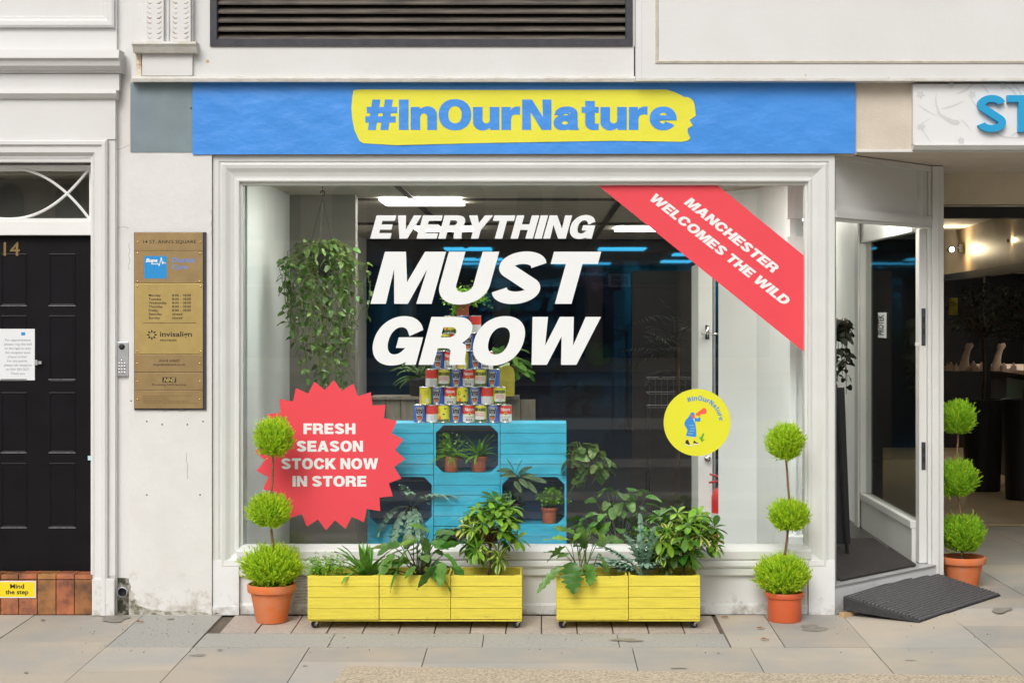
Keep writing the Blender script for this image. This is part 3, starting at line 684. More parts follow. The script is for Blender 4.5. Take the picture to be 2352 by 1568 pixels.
# holes and marks on pilaster
for px,py in ((339,967),(374,974),(432,974),(468,967),(339,1135),(461,1135),(441,256-6),(470,560),(303,920)):
    b = MB(); b.lathe([(.0001,-.0016),(.0045,-.0014),(.005,0)], (X(px),-.0195 if py > 400 else -.026,Z(py)), 8, axis='y'); b.build('screw_hole', M['ink'], SB)

# ============================================================ SHOP FRONT
SF = SB
fx0, fx1, fz0, fz1 = X(489), X(1917), Z(1285), Z(357)
b = MB()
prof = [(0,.16),(0,0),(.034,0),(.036,.007),(.042,.007),(.046,-.004),(.056,-.008),(.075,-.004),(.100,.012),(.122,.020),(.134,.021),(.137,.010),(.146,.008),(.153,.010),(.155,.030),(.170,.034),(.173,.05),(.174,.075)]
b.frame(fx0, fz0-.09, fx1, fz1, prof)
b.build('window_frame', M['gray'], SF)
b = MB(); ys = -.012
xprof(b, fx0+.14, fx1-.14, [(.08,Z(1250,.04)),(.035,Z(1252,.035)),(.0,Z(1262,0)),(-.006,Z(1266)),(-.006,Z(1283)),(.0,Z(1285.5)),(.08,Z(1285.5))])
b.build('sill', M['gray'], SF)
b = MB()      # stall riser: base blocks, recessed panels and plinth
b.box(fx0, X(549), -.006, .16, 0, Z(1286)); b.box(X(1857), fx1+.001, -.006, .10, 0, Z(1286)); 
b.box(X(549)+.001, X(1857)-.001, .03, .16, 0, Z(1286)-.002)
b.box(X(549)+.001, X(1857)-.001, .012, .03, Z(1303), Z(1287)) 
b.box(fx0-.002, X(549)+.002, -.012, -.006, 0, Z(1391)); b.box(X(549)+.002, X(1857)-.002, .014, .03, 0, Z(1391))
xprof(b, X(549), X(1857), [(.03,Z(1386)),(.018,Z(1390)),(.013,Z(1391)),(.03,Z(1392))])
b.box(X(1849), X(1856), .018, .0301, Z(1391), Z(1303))
b.build('stall_riser', M['gray2'], SF, bevel=.003)
b = MB()
for k in range(9):
    z = Z(1325+k*7); xprof(b, X(672), X(722), [(.03,z+.006),(.018,z-.002),(.02,z-.006),(.03,z-.002)])
b.build('air_vent', M['gray2'], SF)
b = MB(); b.box(fx0+.165, fx1-.165, .06, .068, Z(1256,.06), Z(415,.06)); b.build('window_pane', M['glass'], SF)
# splayed doorway
P0, P1 = (1.735,.03), (2.50,.885)
b = MB()
b.wallseg((1.725,0),(1.755,.12),.05,0,fz1-.0); b.wallseg(P0, P1, .06, 2.318, 2.392); b.wallseg((P0[0]+.004,P0[1]-.01), (P1[0],P1[1]-.015), .02, 2.336, 2.374)
b.wallseg((P0[0],P0[1]+.04), (P1[0],P1[1]+.04), .03, 2.392, 2.72)
b.wallseg(P0, P1, .05, 2.68, 2.715)
d_ = Vector((P1[0]-P0[0], P1[1]-P0[1])).normalized()
q0 = Vector(P1)-d_*.14; q1 = Vector(P1)-d_*.05
b.wallseg((q0.x,q0.y), (q0.x+d_.x*.03,q0.y+d_.y*.03), .06, 2.392, 2.68)
b.build('door_head', M['gray'], SF)
b = MB()
b.box(2.425, 2.475, .915, 1.02, .17, 2.318); b.box(2.475, 2.500, .89, 1.02, .0, 2.715); b.box(2.500, 2.545, .875, 1.02, 0, 2.715); b.box(2.545, 2.580, .90, 1.02, 0, 2.715)
jb = b.build('door_jamb', M['gray'], SF, bevel=.004)
for (t0,t1) in ((708,794),(1015,1079)):
    b = MB(); b.box(2.440, 2.466, .9125, .9155, Z(t1,.91), Z(t0,.91)); b.build('strike_plate', M['louvref'], jb)
    for f in (.3,.62): zc = Z(t0+(t1-t0)*f,.91); b = MB(); b.box(2.446, 2.460, .9105, .9124, zc-.018, zc+.018); b.build('keep_hole', M['black'], jb)
b = MB(); b.box(2.40,2.424,.913,.918,Z(794,.91),Z(786,.91)); b.build('latch_plate', M['white'], jb)
b = MB(); b.wallseg((P0[0]-.01,P0[1]-.02), (P1[0]+.02,P1[1]-.02), .10, 0, .158); b.build('threshold', M['gray2'], SF)
b = MB(); b.wallseg((P0[0]-.012,P0[1]-.03), (P1[0]+.02,P1[1]-.03), .13, .158, .168); b.build('threshold_strip', M['steel'], SF)
# glazed side wall of the lobby
b = MB(); b.box(2.40, 2.46, 1.02, 2.95, 0, .38); b.box(2.39, 2.47, 1.02, 2.95, .38, .43); b.box(2.40, 2.46, 1.02, 2.95, 2.30, 2.715); b.box(2.385, 2.47, 2.72, 2.95, .43, 2.30)
b.box(2.375,2.39,2.76,2.90,.17,2.55); b.build('side_window_frame', M['gray'], SF, bevel=.004)
b = MB(); b.box(2.425, 2.431, 1.02, 2.72, .43, 2.30); b.build('side_window_pane', M['glass2'], SF)
b = MB(); small_text(b, 'PROTEK', 0, .145, .015, .045, 0, off=.03, mi=1, fn=lambda u,v: (2.4225, 1.97+v*4.4, 1.62+u*1.0)); b.add([(2.423,2.24,1.60),(2.423,1.94,1.60),(2.423,1.94,1.78),(2.423,2.24,1.78)], [(0,1,2,3)], 0)
b.build('glass_sticker', [M['paper'], M['ink']], SF)

# ------------------------------------------------------------ shop interior
IN = thing('shop_interior', 'dark shop room behind the window with pale side walls, tiled ceiling and lit panels', 'room', (0,1,.17))
b = MB(); b.hprism([(-3.3,.16),(1.74,.16),(2.40,.90),(2.40,9.2),(-3.3,9.2)], .12, .17); b.build('floor', M['floor'], IN)
b = MB(); b.hprism([(-3.3,.165),(1.70,.165),(2.36,.93),(2.36,9.2),(-3.3,9.2)], 2.60, 2.62); b.build('ceiling', M['inceil'], IN)
b = MB()
b.box(-3.3, 2.4, 2.2, 2.28, 2.585, 2.5995); b.box(-3.3,2.4, 5.4,5.48,2.58,2.5995)
for x in (-2.2,-.95,.55,1.6): b.box(x, x+.045, .17, 9.2, 2.588, 2.5990)
b.build('ceiling_bars', M['inceilb'], IN)
b = MB(); b.box(-1.95, -1.76, .17, 1.88, .17, 2.6); b.build('side_wall', M['inpale'], IN)
b = MB(); b.box(-3.3, -1.30, 1.88, 2.02, .17, 2.6); b.build('rear_nib_wall', M['inbrown'], IN)
b = MB(); b.box(-3.3, 2.42, 8.8, 9.2, .17, 2.6); b.box(-3.3,-3.2,2.02,8.8,.17,2.6); b.build('back_wall', M['navy'], IN)
b = MB(); b.wallseg((X(1825,.42),.42),(X(1738,1.3),1.3),-.05,.17,2.6); b.wallseg((X(1738,1.3),1.3),(X(1650,1.62),1.62),-.05,.17,2.6)
b.wallseg((X(1828,.40),.38),(X(1816,.5),.5),.04,.17,2.6)
b.box(1.50,1.72,.36,.42,2.35,2.6); b.box(1.50,1.72,.36,.42,2.12,2.24); b.box(1.50,1.72,.30,.42,.17,.42)
b.build('partition', M['inpale'], IN)
b = MB(); b.box(2.40, 2.46, 2.96, 8.8, .17, 2.6); b.build('side_wall', M['inpale'], IN)
for (px0,px1,y) in ((880,1068,2.1),(955,1090,6.0),(1415,1530,6.0),(1300,1440,.2),(1301,1440,.2),(1302,1440,.2),(400,500,4.1),(1300,1400,4.1)):  # front and lobby panels are added out of view to brighten the room
    x0 = X(px0, y+.3); x1 = x0+.58
    if y < 1: x0 = {1300:.2,1301:-1.3,1302:1.85}[px0]; x1 = x0+.9; y = .18 if px0 < 1302 else 1.1
    if y == 4.1: x0 = {400:-2.9,1300:1.8}[px0]; x1 = x0+.58
    b = MB(); b.box(x0, min(x1,2.3), y, y+(.40 if y < 1 else .62), 2.578, 2.5985); b.build('light_or_fill_panel', M['panel'] if y > 1 else M['frontfill'], IN)
# rear doorway
b = MB(); b.box(1.0, 1.75, 8.70, 8.79, .17, 2.25); b.build('rear_doorway', M['dark'], IN)


# ============================================================ ADJOINING SHOP IN THE ARCADE
AS = thing('arcade_shop', 'jewellery shop at the right with cream header, spotlit wall and display window', 'shop', (4.5,5,0))
b = MB(); b.box(2.582, 8, 1.5, 1.6, 2.51, 2.76); b.build('header', M['cream'], AS)
b = MB(); b.box(2.47, 2.6, 2.95, 12, 0, 3.4); b.box(2.47,9,12.5,12.8,0,3.4); b.box(7.5,7.6,-.01,12.8,0,3.4); b.build('wall', M['dark'], AS)
b = MB(); b.box(2.582, 8, 1.52, 1.62, 2.42, 2.495); b.build('shutter_box', M['black'], AS)
b = MB(); b.box(2.4, 8, 4.25, 12.8, 3.0, 3.1); b.box(2.4,8,1.62,4.25,2.765,2.8); b.build('ceiling', M['cream'], AS)
Q0, Q1 = Vector((4.87,10.7)), Vector((4.40,5.0))
b = MB(); b.wallseg(tuple(Q1), tuple(Q0+(Q0-Q1)*.2), -.08, 2.25, 3.0); b.build('bulkhead', mat('bronze_wall', (.25,.19,.12), .5, var=.2, vscale=3), AS)
b = MB(); b.wallseg(tuple(Q1), tuple(Q0+(Q0-Q1)*.2), -.10, 2.17, 2.25); b.wallseg((Q1.x-.0,Q1.y),(Q1.x+.01,Q1.y+.12),-.08,0,2.17); b.wallseg((4.62,7.7),(4.63,7.82),-.06,0,2.17); b.build('window_frame', M['black'], AS)
b = MB(); b.box(4.9, 7.4, 4.6, 12, 2.3, 2.34); b.build('display_ceiling', M['white'], AS)
for k in range(5):
    b = MB(); b.box(5.2, 5.9, 5.6+k*1.1, 5.68+k*1.1, 2.285, 2.2995); b.build('strip_light', M['panel'], AS)
b = MB(); b.hprism([(4.85,6.6),(6.8,6.6),(6.8,9.6),(5.0,9.6)], 1.16, 1.20); b.build('display_counter', M['bust'], AS)
b = MB(); b.hprism([(4.92,6.7),(6.8,6.7),(6.8,9.5),(5.1,9.5)], .02, 1.16); b.build('counter_base', M['dark'], AS)
b = MB(); b.hprism([(4.905,7.2),(4.915,7.2),(4.99,8.2),(4.98,8.2)], .3, 1.1); b.build('counter_glass', mat('green_glass_panel', (.10,.16,.12), .2), AS)
b = MB(); b.box(7.3,7.4,4.6,12,.0,2.3); b.build('rear_shelves', mat('pale_green_shelves', (.20,.25,.18), .5, var=.6, vscale=2, stretch=(1,4,1)), AS)
for (px,py,d) in ((2186,573,8.9),(2326,552,6.4)):
    x, z = X(px,d), Z(py,d); b = MB()
    b.lathe([(.0001,.0),(.03,.0),(.034,.08),(.02,.12),(.0001,.12)], (x,d,z), 12, axis='y'); b.box(x-.008,x+.12,d+.06,d+.08,z+.01,z+.03); b.box(x+.09,x+.13,d+.03,d+.1,z-.03,z+.06)
    s_ = b.build('spotlight', M['black'], AS, smooth=False)
    b = MB(); b.ball((x,d-.01,z), .026); b.build('bulb', M['spot'], s_)
    sp = bpy.data.lights.new('spot_lamp','POINT'); sp.energy = 14; sp.color = (1,.8,.5); sp.shadow_soft_size = .03
    lo = bpy.data.objects.new('spot_lamp', sp); COL.objects.link(lo); lo.location = (x-.03, d-.12, z)

for k in range(4):
    b = MB(); b.box(3.0, 4.2, 4.6+k*1.7, 5.0+k*1.7, 2.975, 2.9995); b.build('light_or_fill_panel', M['panel'], AS)
b = MB(); b.box(3.2, 4.4, 2.6, 2.9, 2.745, 2.7645); b.build('light_or_fill_panel', mat('dim_panel', (.9,.85,.7), .5, emis=(1,.85,.6), estr=4), AS)

# ============================================================ OPPOSITE SIDE OF THE SQUARE (behind the camera, seen in the glass)
OB = thing('stone_building', 'tan stone building with arched windows, reflected in the shop glass', 'building', (0,-45,0))
yb = -45
b = MB(); b.box(-26, 26, yb-8, yb, -.1, 13)
for z in (3.4, 6.6, 10.2, 12.6): b.box(-26.1, 26.1, yb, yb+.35, z, z+.35)
for k in range(18): b.box(-25.5+k*3, -25.05+k*3, yb, yb+.18, -.05, 12.6)
b.build('wall', M['tan'], OB)
for k in range(16):
    xc = -23.8+k*3
    for (zb, zt, n_, w_) in ((4.2,5.6,2,.42),(7.4,9.2,2,.5),(11,12,2,.4)):
        for j in range(n_):
            x = xc + (j-.5)*1.15; b = MB(); c_ = MB()
            pts = [(x-w_,zb)]+[(x+w_,zb)]+[(x+w_*math.cos(R(a)), zt+w_*math.sin(R(a))) for a in range(0,181,20)]
            b.prism(pts, yb+.02, yb+.05); wn = b.build('window', M['winref'], OB)
            c_.tube([(x+(w_+.08)*math.cos(R(i*20)), yb+.1, zt+(w_+.08)*math.sin(R(i*20))) for i in range(10)], .09, 5)
            c_.build('arch_moulding', M['tan'], wn)
for k in range(17):
    b = MB(); b.box(-25.0+k*3, -22.6+k*3, yb+.02, yb+.12, .4, 2.7); b.build('shop_window', M['winref'], OB)
    b = MB(); b.box(-25.0+k*3, -22.6+k*3, yb+.02, yb+.2, 2.75, 3.35); b.build('shop_board', M['dgreen'] if k % 4 == 1 else M['tand'], OB)
# rust spots and cracks on the white walls
for px,py,r_ in ((477,139,.009),(1250+805/1.0,170,.0),(2041,188-6,.008),(1850,173,.004)):
    if r_: b = MB(); b.lathe([(.0001,-.001),(r_,-.0006),(r_*1.2,0)], (X(px,-.1 if px > 1460 else yu), (yr if px > 1460 else yu)-.0005, Z(py,-.1)), 9, axis='y'); b.build('rust_spot', mat('rust_spot', (.62,.46,.25), .8, var=.3, vscale=80), SB)
random.seed(21)
for px0,py0,dx,dy2,n in ((270,343,28,-8,6),(298,560,1,60,9),(270,525,28,-4,5),(487,480,1,80,10),(212,1318,55,3,8),(375,940,55,3,8),(430,1040,3,60,7)):
    b = MB(); pts = []
    for i in range(n+1): pts.append((X(px0+dx*i/n+random.uniform(-2,2)), (.001 if px0 < 296 else -.0203) - (.02 if 205 < px0 < 214 else 0), Z(py0+dy2*i/n+random.uniform(-2.5,2.5))))
    b.tube(pts, .0009, 4); b.build('crack', M['inkb'], B14 if px0 < 296 else SB)


# ============================================================ SIGNS, STICKERS, PLATES
def sx(v): return v/1.06293      # source pixel -> photo unit
def wall_fn(y, lay=-1):          # photo-unit coordinates on the plane y -> world
    return lambda u, v, l=0: (X(u,y), y - l, Z(v,y))
# paper banner over the fascia
yb_ = -.030
ban = MB(); nx, nz = 150, 14
bx0, bx1 = X(442,yb_), X(1965,yb_)
def bz(u, v): return Z(355 - u*2.5, yb_)*(1-v) + Z(189.5 - u*1.0, yb_)*v
vs = []; 
for j in range(nz+1):
    for i in range(nx+1):
        u, v = i/nx, j/nz
        vs.append((bx0+(bx1-bx0)*u, yb_ + .0013*math.sin(u*61+v*5)*math.sin(v*9+u*23) , bz(u,v)))
ban.add(vs, [(j*(nx+1)+i, j*(nx+1)+i+1, (j+1)*(nx+1)+i+1, (j+1)*(nx+1)+i) for j in range(nz) for i in range(nx)])
bo = ban.build('banner', M['banner'], loc=(0,yb_,Z(270)), smooth=True)
tag(bo, 'long blue paper banner with a hashtag on a yellow brush stroke above the shop window', 'banner')
yy = yb_ - .0035
ysh = [(863,221),(872,219.5),(892,218.7),(1200,220),(1627,219),(1646.7,225),(1658,230.5),(1670,237),(1678,237.5),(1685,240),(1692,246),(1695.6,255),(1699,282.7),(1683.7,293.4),(1691.3,307),(1681,313),(1678.6,317),(1679.5,325),(1685,336),(1684,340),(1680.7,343),(1665.8,346.5),(1500,344),(1200,349),(966,354.8),(886.7,350),(878,345),(866,319.7),(859.5,289),(857.8,265),(860,238)]
b = MB(); f0 = wall_fn(yy); b.poly2([(sx(a),sx(c)) for a,c in ysh], [], f0); b.build('yellow_print', M['bannery'], bo)
b = MB(); big_text(b, '#InOurNature', lambda u,v,l=0: (X(u,yy), yy-.0012-l, Z(v,yy)), sx(891), sx(1652), sx(317.5), sx(243.5), gap=.055); b.build('lettering', M['banner'], bo)
# window lettering
yg = .0575
fg = lambda u,v,l=0: (X(u,yg), yg-l, Z(v,yg))
for s,(a0,a1,zb,zt) in {'EVERYTHING':(850.6,1373.7,548,494.6),'MUST':(852,1380,697.6,578),'GROW':(844.4,1379,837.5,727.5)}.items():
    b = MB(); big_text(b, s, fg, a0, a1, zb, zt, shear=.215, gap=.05 if s=='EVERYTHING' else .045)
    o = b.build('window_lettering', M['vinyl'], loc=(X((a0+a1)/2,yg),yg,Z(zb,yg)))
    tag(o, {'EVERYTHING':'white italic vinyl word EVERYTHING, small top line on the shop window','MUST':'large white italic vinyl word MUST in the middle of the shop window','GROW':'large white italic vinyl word GROW in front of the tin pyramid'}[s], 'lettering', 'slogan words on the shop window')
# starburst
cx, cy, r1, r2 = sx(805.5), sx(1110.5), 183.5/1.06293, 183.5*.868/1.06293
pts = []
for i in range(48):
    a = R(3 + i*7.5); r = r1 if i % 2 == 0 else r2; pts.append((cx+r*math.sin(a), cy-r*math.cos(a)))
b = MB(); b.poly2(pts, [], lambda u,v: (X(u,yg),yg,Z(v,yg)))
sb_ = b.build('starburst_sticker', M['red'], loc=(X(cx,yg),yg,Z(cy,yg))); tag(sb_, 'big red starburst sticker on the window, reading fresh season stock now in store', 'sticker')
b = MB(); fl = lambda u,v,l=0: (X(u,yg), yg-.0012-l, Z(v,yg))
for s,a0,a1,zt,zb in (('FRESH',741,867.7,1033,1059),('SEASON',724,886.3,1075.5,1102),('STOCK NOW',686.8,923,1118,1144.5),('IN STORE',714.2,894.6,1161,1187)):
    big_text(b, s, fl, sx(a0), sx(a1), sx(zb), sx(zt), gap=.075)
b.build('lettering', M['vinyl'], sb_)
# corner ribbon
b = MB(); b.poly2([(sx(a),sx(c)) for a,c in ((1449.8,444.5),(1742,444.5),(1962.7,624),(1962.7,858.5))], [], lambda u,v: (X(u,yg),yg,Z(v,yg)))
rb = b.build('corner_ribbon_sticker', M['red'], loc=(X(1650,yg),yg,Z(600,yg))); tag(rb, 'diagonal red ribbon sticker across the upper right corner of the shop window', 'sticker')
b = MB()
def rotfn(ox, oy, ang):
    ca, sa = math.cos(R(ang)), math.sin(R(ang))
    return lambda u,v,l=0: (X(sx(ox+u*ca+v*sa),yg), yg-.0012-l, Z(sx(oy+u*sa-v*ca),yg))
for s,(bx,by),ln in (('MANCHESTER',(1400+912/2.41,400+440/2.41),671/2.41),('WELCOMES THE WILD',(1400+841/2.41,400+522/2.41),1020/2.41)):
    big_text(b, s, rotfn(bx,by,38.1), -ln/2, ln/2+4, 0, 23.5, shear=.2, gap=.06)
b.build('lettering', M['vinyl'], rb)
# round sticker
cx, cy, r = 1550+954/6.273, 900+821/6.273, 81.8
b = MB(); b.poly2([(sx(cx+r*math.cos(R(a))), sx(cy+r*math.sin(R(a)))) for a in range(0,360,4)], [], lambda u,v: (X(u,yg),yg,Z(v,yg)))
rs = b.build('round_sticker', M['yelv'], loc=(X(sx(cx),yg),yg,Z(sx(cy),yg))); tag(rs, 'round yellow sticker with a blue-coated figure and megaphone, low on the window', 'sticker')
b = MB(); s = '#InOurNature'; ws = [GL[c][0] for c in s]; gap = .10; tot = sum(ws)+gap*(len(s)-1)
capr = 11.6; rr = 374/6.273 - capr/2; a_tot = R(110.5-8.6+8); x = 0
for ch, wv in zip(s, ws):
    ac = R(114.5) - a_tot*(x+wv/2)/tot; k = a_tot*rr/tot
    for li,(outer,holes) in enumerate(GL[ch][1]):
        def f(u,v,li=li,ac=ac,wv=wv):
            du = (u-wv/2)*k; rad = rr+v*capr
            px = cx + rad*math.cos(ac) + du*math.sin(ac); py = cy - rad*math.sin(ac) + du*math.cos(ac)
            return (X(sx(px),yg), yg-.0012-li*.00015, Z(sx(py),yg))
        b.poly2(outer, holes, f)
    x += wv+gap
b.build('lettering', M['bluev'], rs)
def cpoly(name, m, pts, l, parent=rs, smooth_n=0):
    b = MB(); 
    if smooth_n:
        q = []; n = len(pts)
        for i in range(n):
            p0,p1,p2,p3 = [Vector((*pts[(i+k)%n],0)) for k in (-1,0,1,2)]
            for j in range(smooth_n):
                t = j/smooth_n; v = .5*((2*p1)+(p2-p0)*t+(2*p0-5*p1+4*p2-p3)*t*t+(3*p1-p0-3*p2+p3)*t**3); q.append((v.x,v.y))
        pts = q
    b.poly2([(sx(1550+a/6.273), sx(900+c/6.273)) for a,c in pts], [], lambda u,v: (X(u,yg),yg-.0012-l*.0004,Z(v,yg)))
    return b.build(name, m, parent)
cpoly('coat', M['coat'], [(850,700),(815,745),(775,790),(758,840),(775,885),(803,930),(795,985),(783,1020),(850,1032),(935,1036),(942,990),(935,900),(925,806),(975,808),(1003,790),(1000,745),(985,735),(965,758),(925,750),(905,740),(880,735)], 0, smooth_n=3)
cpoly('hood', M['bluev'], [(850,690),(865,670),(890,665),(910,680),(912,705),(890,700),(868,712),(862,740),(850,722)], 1, smooth_n=3)
cpoly('face', M['pink'], [(868,712),(890,700),(912,705),(916,735),(905,765),(885,762),(868,745)], 2)
cpoly('shirt', M['pale'], [(890,765),(912,755),(918,790),(916,835),(905,805)], 2)
cpoly('megaphone', M['coral'], [(928,690),(1050,598),(1075,600),(1098,630),(1096,670),(1080,688),(1010,692),(985,728),(960,712),(932,706)], 1)
for a in ((800,1034,826,1062),(880,1040,915,1066)): cpoly('trouser_leg', M['pale'], [(a[0],a[1]),(a[2],a[1]),(a[2]-5,a[3]),(a[0]+4,a[3])], 0)
cpoly('shoe', M['shoe'], [(785,1090),(815,1085),(828,1120),(845,1155),(830,1165),(770,1138)], 0); cpoly('shoe', M['shoe'], [(898,1108),(912,1096),(935,1120),(970,1132),(965,1145),(893,1136)], 0)
cpoly('sole', M['vinyl'], [(768,1140),(830,1168),(880,1165),(885,1180),(840,1182),(766,1155)], 1); cpoly('sole', M['vinyl'], [(893,1138),(965,1147),(988,1145),(982,1160),(910,1156)], 1)
for i,(x0,y0) in enumerate(((832,865),(850,910),(835,947),(815,990))): cpoly('coat_stitching', M['pale'], [(x0,y0-3),(x0+75,y0-2),(x0+75,y0+4),(x0,y0+3)], 2)
cpoly('leaf_drawing', M['green'], [(1020,1115),(1018,1040),(1035,990),(1055,985),(1062,1000),(1040,1060),(1030,1095),(1045,1075),(1062,1072),(1064,1085),(1040,1105),(1025,1122),(1008,1085),(970,1045),(972,1028),(992,1035),(1012,1070)], 1)

# brass plaque
def px6(u): return sx(300+u/3.336)
def py6(v): return sx(550+v/3.336)
yp = -.02
pq = thing('brass_plaque', 'tall brass name plaque of stacked plates on the white pilaster', 'plaque', (X(390,yp),yp,Z(940,yp)))
b = MB(); b.box(X(px6(95),yp), X(px6(680),yp), yp-.012, yp, Z(py6(1500),yp), Z(py6(57),yp)); b.build('backing_board', M['louvref'], pq)
for (t,bt,m) in ((60,206,'brass2'),(210,470,'brass2'),(474,1047,'brass'),(1051,1192,'brass2'),(1197,1341,'brass2'),(1345,1488,'brass2')):
    b = MB(); b.box(X(px6(101),yp), X(px6(657),yp), yp-.020, yp-.012, Z(py6(bt),yp), Z(py6(t),yp)); b.build('brass_plate', M[m], pq, bevel=.0008)
for (u,v) in ((128,137),(635,137),(126,229),(635,229),(125,456),(634,456),(124,497),(640,497),(124,1026),(638,1026),(124,1124),(632,1122),(124,1271),(633,1271),(125,1416),(633,1416)):
    b = MB(); b.ball((X(px6(u),yp), yp-.020, Z(py6(v),yp)), .0062, 10, 6, None, (1,.6,1)); b.build('stud', M['stud'], pq, smooth=True)
yt = yp - .0206
def ptext(b, s, u0, u1, vb, cap, off=0.0, shear=0.0): small_text(b, s, X(px6(u0),yt), X(px6(u1),yt), Z(py6(vb),yt), (cap/3.336/1.06293)*(CD+yt)/F, yt, off, shear)
b = MB()
ptext(b,'14 ST. ANN\'S SQUARE',165,597,147,26,.008)
for i,(d,t) in enumerate((('Monday','8:00 - 18:00'),('Tuesday','8:00 - 18:00'),('Wednesday','8:00 - 18:00'),('Thursday','8:00 - 18:00'),('Friday','8:00 - 18:00'),('Saturday','closed'),('Sunday','closed'))):
    wd = {'Monday':98,'Tuesday':104,'Wednesday':147,'Thursday':115,'Friday':78,'Saturday':110,'Sunday':92}[d]
    ptext(b,d,210,210+wd,579+i*30.5,19,.012); ptext(b,t,401,555 if t!='closed' else 483,579+i*30.5,19,.012)
b.box(X(px6(165),yt),X(px6(597),yt),yt-.0003,yt+.0003,Z(py6(797),yt),Z(py6(794),yt))
ptext(b,'invisalign',302,562,905,40,.018); ptext(b,'PROVIDER',303,439,944,16,.01)
for k in range(8):
    a = k*math.pi/4; cxu, cyv = 236, 891; r0, r1_ = 14, 44; wd = 8
    q = [(r0,0),((r0+r1_)/2,wd),(r1_,0),((r0+r1_)/2,-wd)]
    b.poly2([(cxu+p*math.cos(a)-w_*math.sin(a), cyv+p*math.sin(a)+w_*math.cos(a)) for p,w_ in q], [], lambda u,v: (X(px6(u),yt),yt,Z(py6(v),yt)))
ptext(b,'01618 342627',297,461,1111,18,.012); ptext(b,'bupadentalcare.co.uk',251,508,1141,18,.012)
ptext(b,'Providing NHS Services',241,518,1305,17,.004)
b.build('engraving', M['ink'], pq)
b = MB(); b.poly2([(322,1236),(434,1236),(434,1278),(322,1278)], [], lambda u,v: (X(px6(u),yt),yt,Z(py6(v),yt))); nh = b.build('emblem', M['ink'], pq)
b = MB(); yt -= .0005; ptext(b,'NHS',330,428,1273,32,.04,.25); b.build('lettering', M['brass'], nh); yt += .0005
b = MB()
for i,(u1,s) in enumerate(((555,'Registered Dental Practice part of the dental care group'),(358,'Registered in England and Wales'),(368,'Registered number available'),(530,'Registered office address as listed with the register'),(612,'General practice for private and referral patients welcome here'))):
    ptext(b, s, 165, u1, 1391+i*14.5, 8)
b.build('small_print', M['inkb'], pq)
b = MB(); b.poly2([(174,250),(358,250),(358,433),(174,433)], [], lambda u,v: (X(px6(u),yt),yt,Z(py6(v),yt))); lg = b.build('logo', M['logo'], pq)
b = MB(); yt -= .0005; ptext(b,'Bupa',186,282,298,27,.04,.25)
hp = [(232,315),(275,315),(285,310),(296,330),(313,262),(324,315),(330,298),(340,308),(350,309)]
for p,q in zip(hp,hp[1:]):
    dx,dy_ = q[0]-p[0],q[1]-p[1]; l = math.hypot(dx,dy_); nx_,ny_ = -dy_/l*3,dx/l*3; e=1.5
    b.poly2([(p[0]+nx_-dx/l*e,p[1]+ny_-dy_/l*e),(q[0]+nx_+dx/l*e,q[1]+ny_+dy_/l*e),(q[0]-nx_+dx/l*e,q[1]-ny_+dy_/l*e),(p[0]-nx_-dx/l*e,p[1]-ny_-dy_/l*e)], [], lambda u,v,k=hp.index(p): (X(px6(u),yt),yt-.0001*k,Z(py6(v),yt)))
b.build('lettering', M['vinyl'], lg); yt += .0005
b = MB(); ptext(b,'Dental',400,584,300,37,.02); ptext(b,'Care',400,526,356,37,.02); b.build('blue_lettering', M['dental'], pq)

# intercom
yi = .03
ic = thing('door_intercom', 'slim grey door intercom with round lens and keypad beside the black door', 'intercom', (X(281,yi),yi,Z(863,yi)))
b = MB(); b.box(X(266,yi),X(298,yi)-.002,yi-.022,yi,Z(863,yi),Z(785,yi)); b.build('housing', M['steel'], ic, bevel=.003)
b = MB(); b.lathe([(.0001,-.008),(.012,-.008),(.017,-.003),(.017,.0)], (X(282,yi),yi-.0225,Z(796,yi)), 18, axis='y'); b.build('lens', M['black'], ic, smooth=True)
for i,(u,v) in enumerate([(282,827)]+[(u,v) for v in (834,841,848,855) for u in (276,282.5,289)]):
    b = MB(); b.lathe([(.0001,-.004),(.0055,-.004),(.0065,0)], (X(u,yi),yi-.0222,Z(v,yi)), 10, axis='y'); b.build('button', M['chrome'], ic, smooth=True)
# notice on the door
yn = .122
b = MB(); b.box(X(-22,yn), X(80,yn), yn-.0012, yn, Z(873,yn), Z(755,yn)); no = b.build('paper_notice', M['paper'], loc=(X(30,yn),yn,Z(814,yn)))
tag(no, 'white paper notice with centred grey text taped to the black door', 'notice')
b = MB()
for i,(s,u0,u1) in enumerate((('For appointments',12,71),('please ring the bell',10,73),('on the right to alert',11,72),('the reception team',12,70),('of your arrival.',18,62),('For any queries',17,63),('please call reception',10,73),('on 0161 834 2627.',14,68),('Thank you',25,57))):
    small_text(b, s, X(u0,yn), X(u1,yn), Z(783+i*9.6,yn), .0135, yn-.0018)
b.build('text', mat('grey_print', (.22,.24,.27), .7), no)
b = MB(); b.poly2([(49,763),(58,763),(58,770),(49,770)], [], lambda u,v: (X(u,yn),yn-.0018,Z(v,yn))); b.build('logo', M['logo'], no)
b = MB(); b.box(X(203,.12),X(210,.12),.108,.112,Z(1056,.12),Z(1046,.12)); tag(b.build('sticker_scrap', M['pale'], loc=(X(206,.12),.11,Z(1051,.12))), 'tiny pale blue scrap stuck at the edge of the black door', 'sticker')
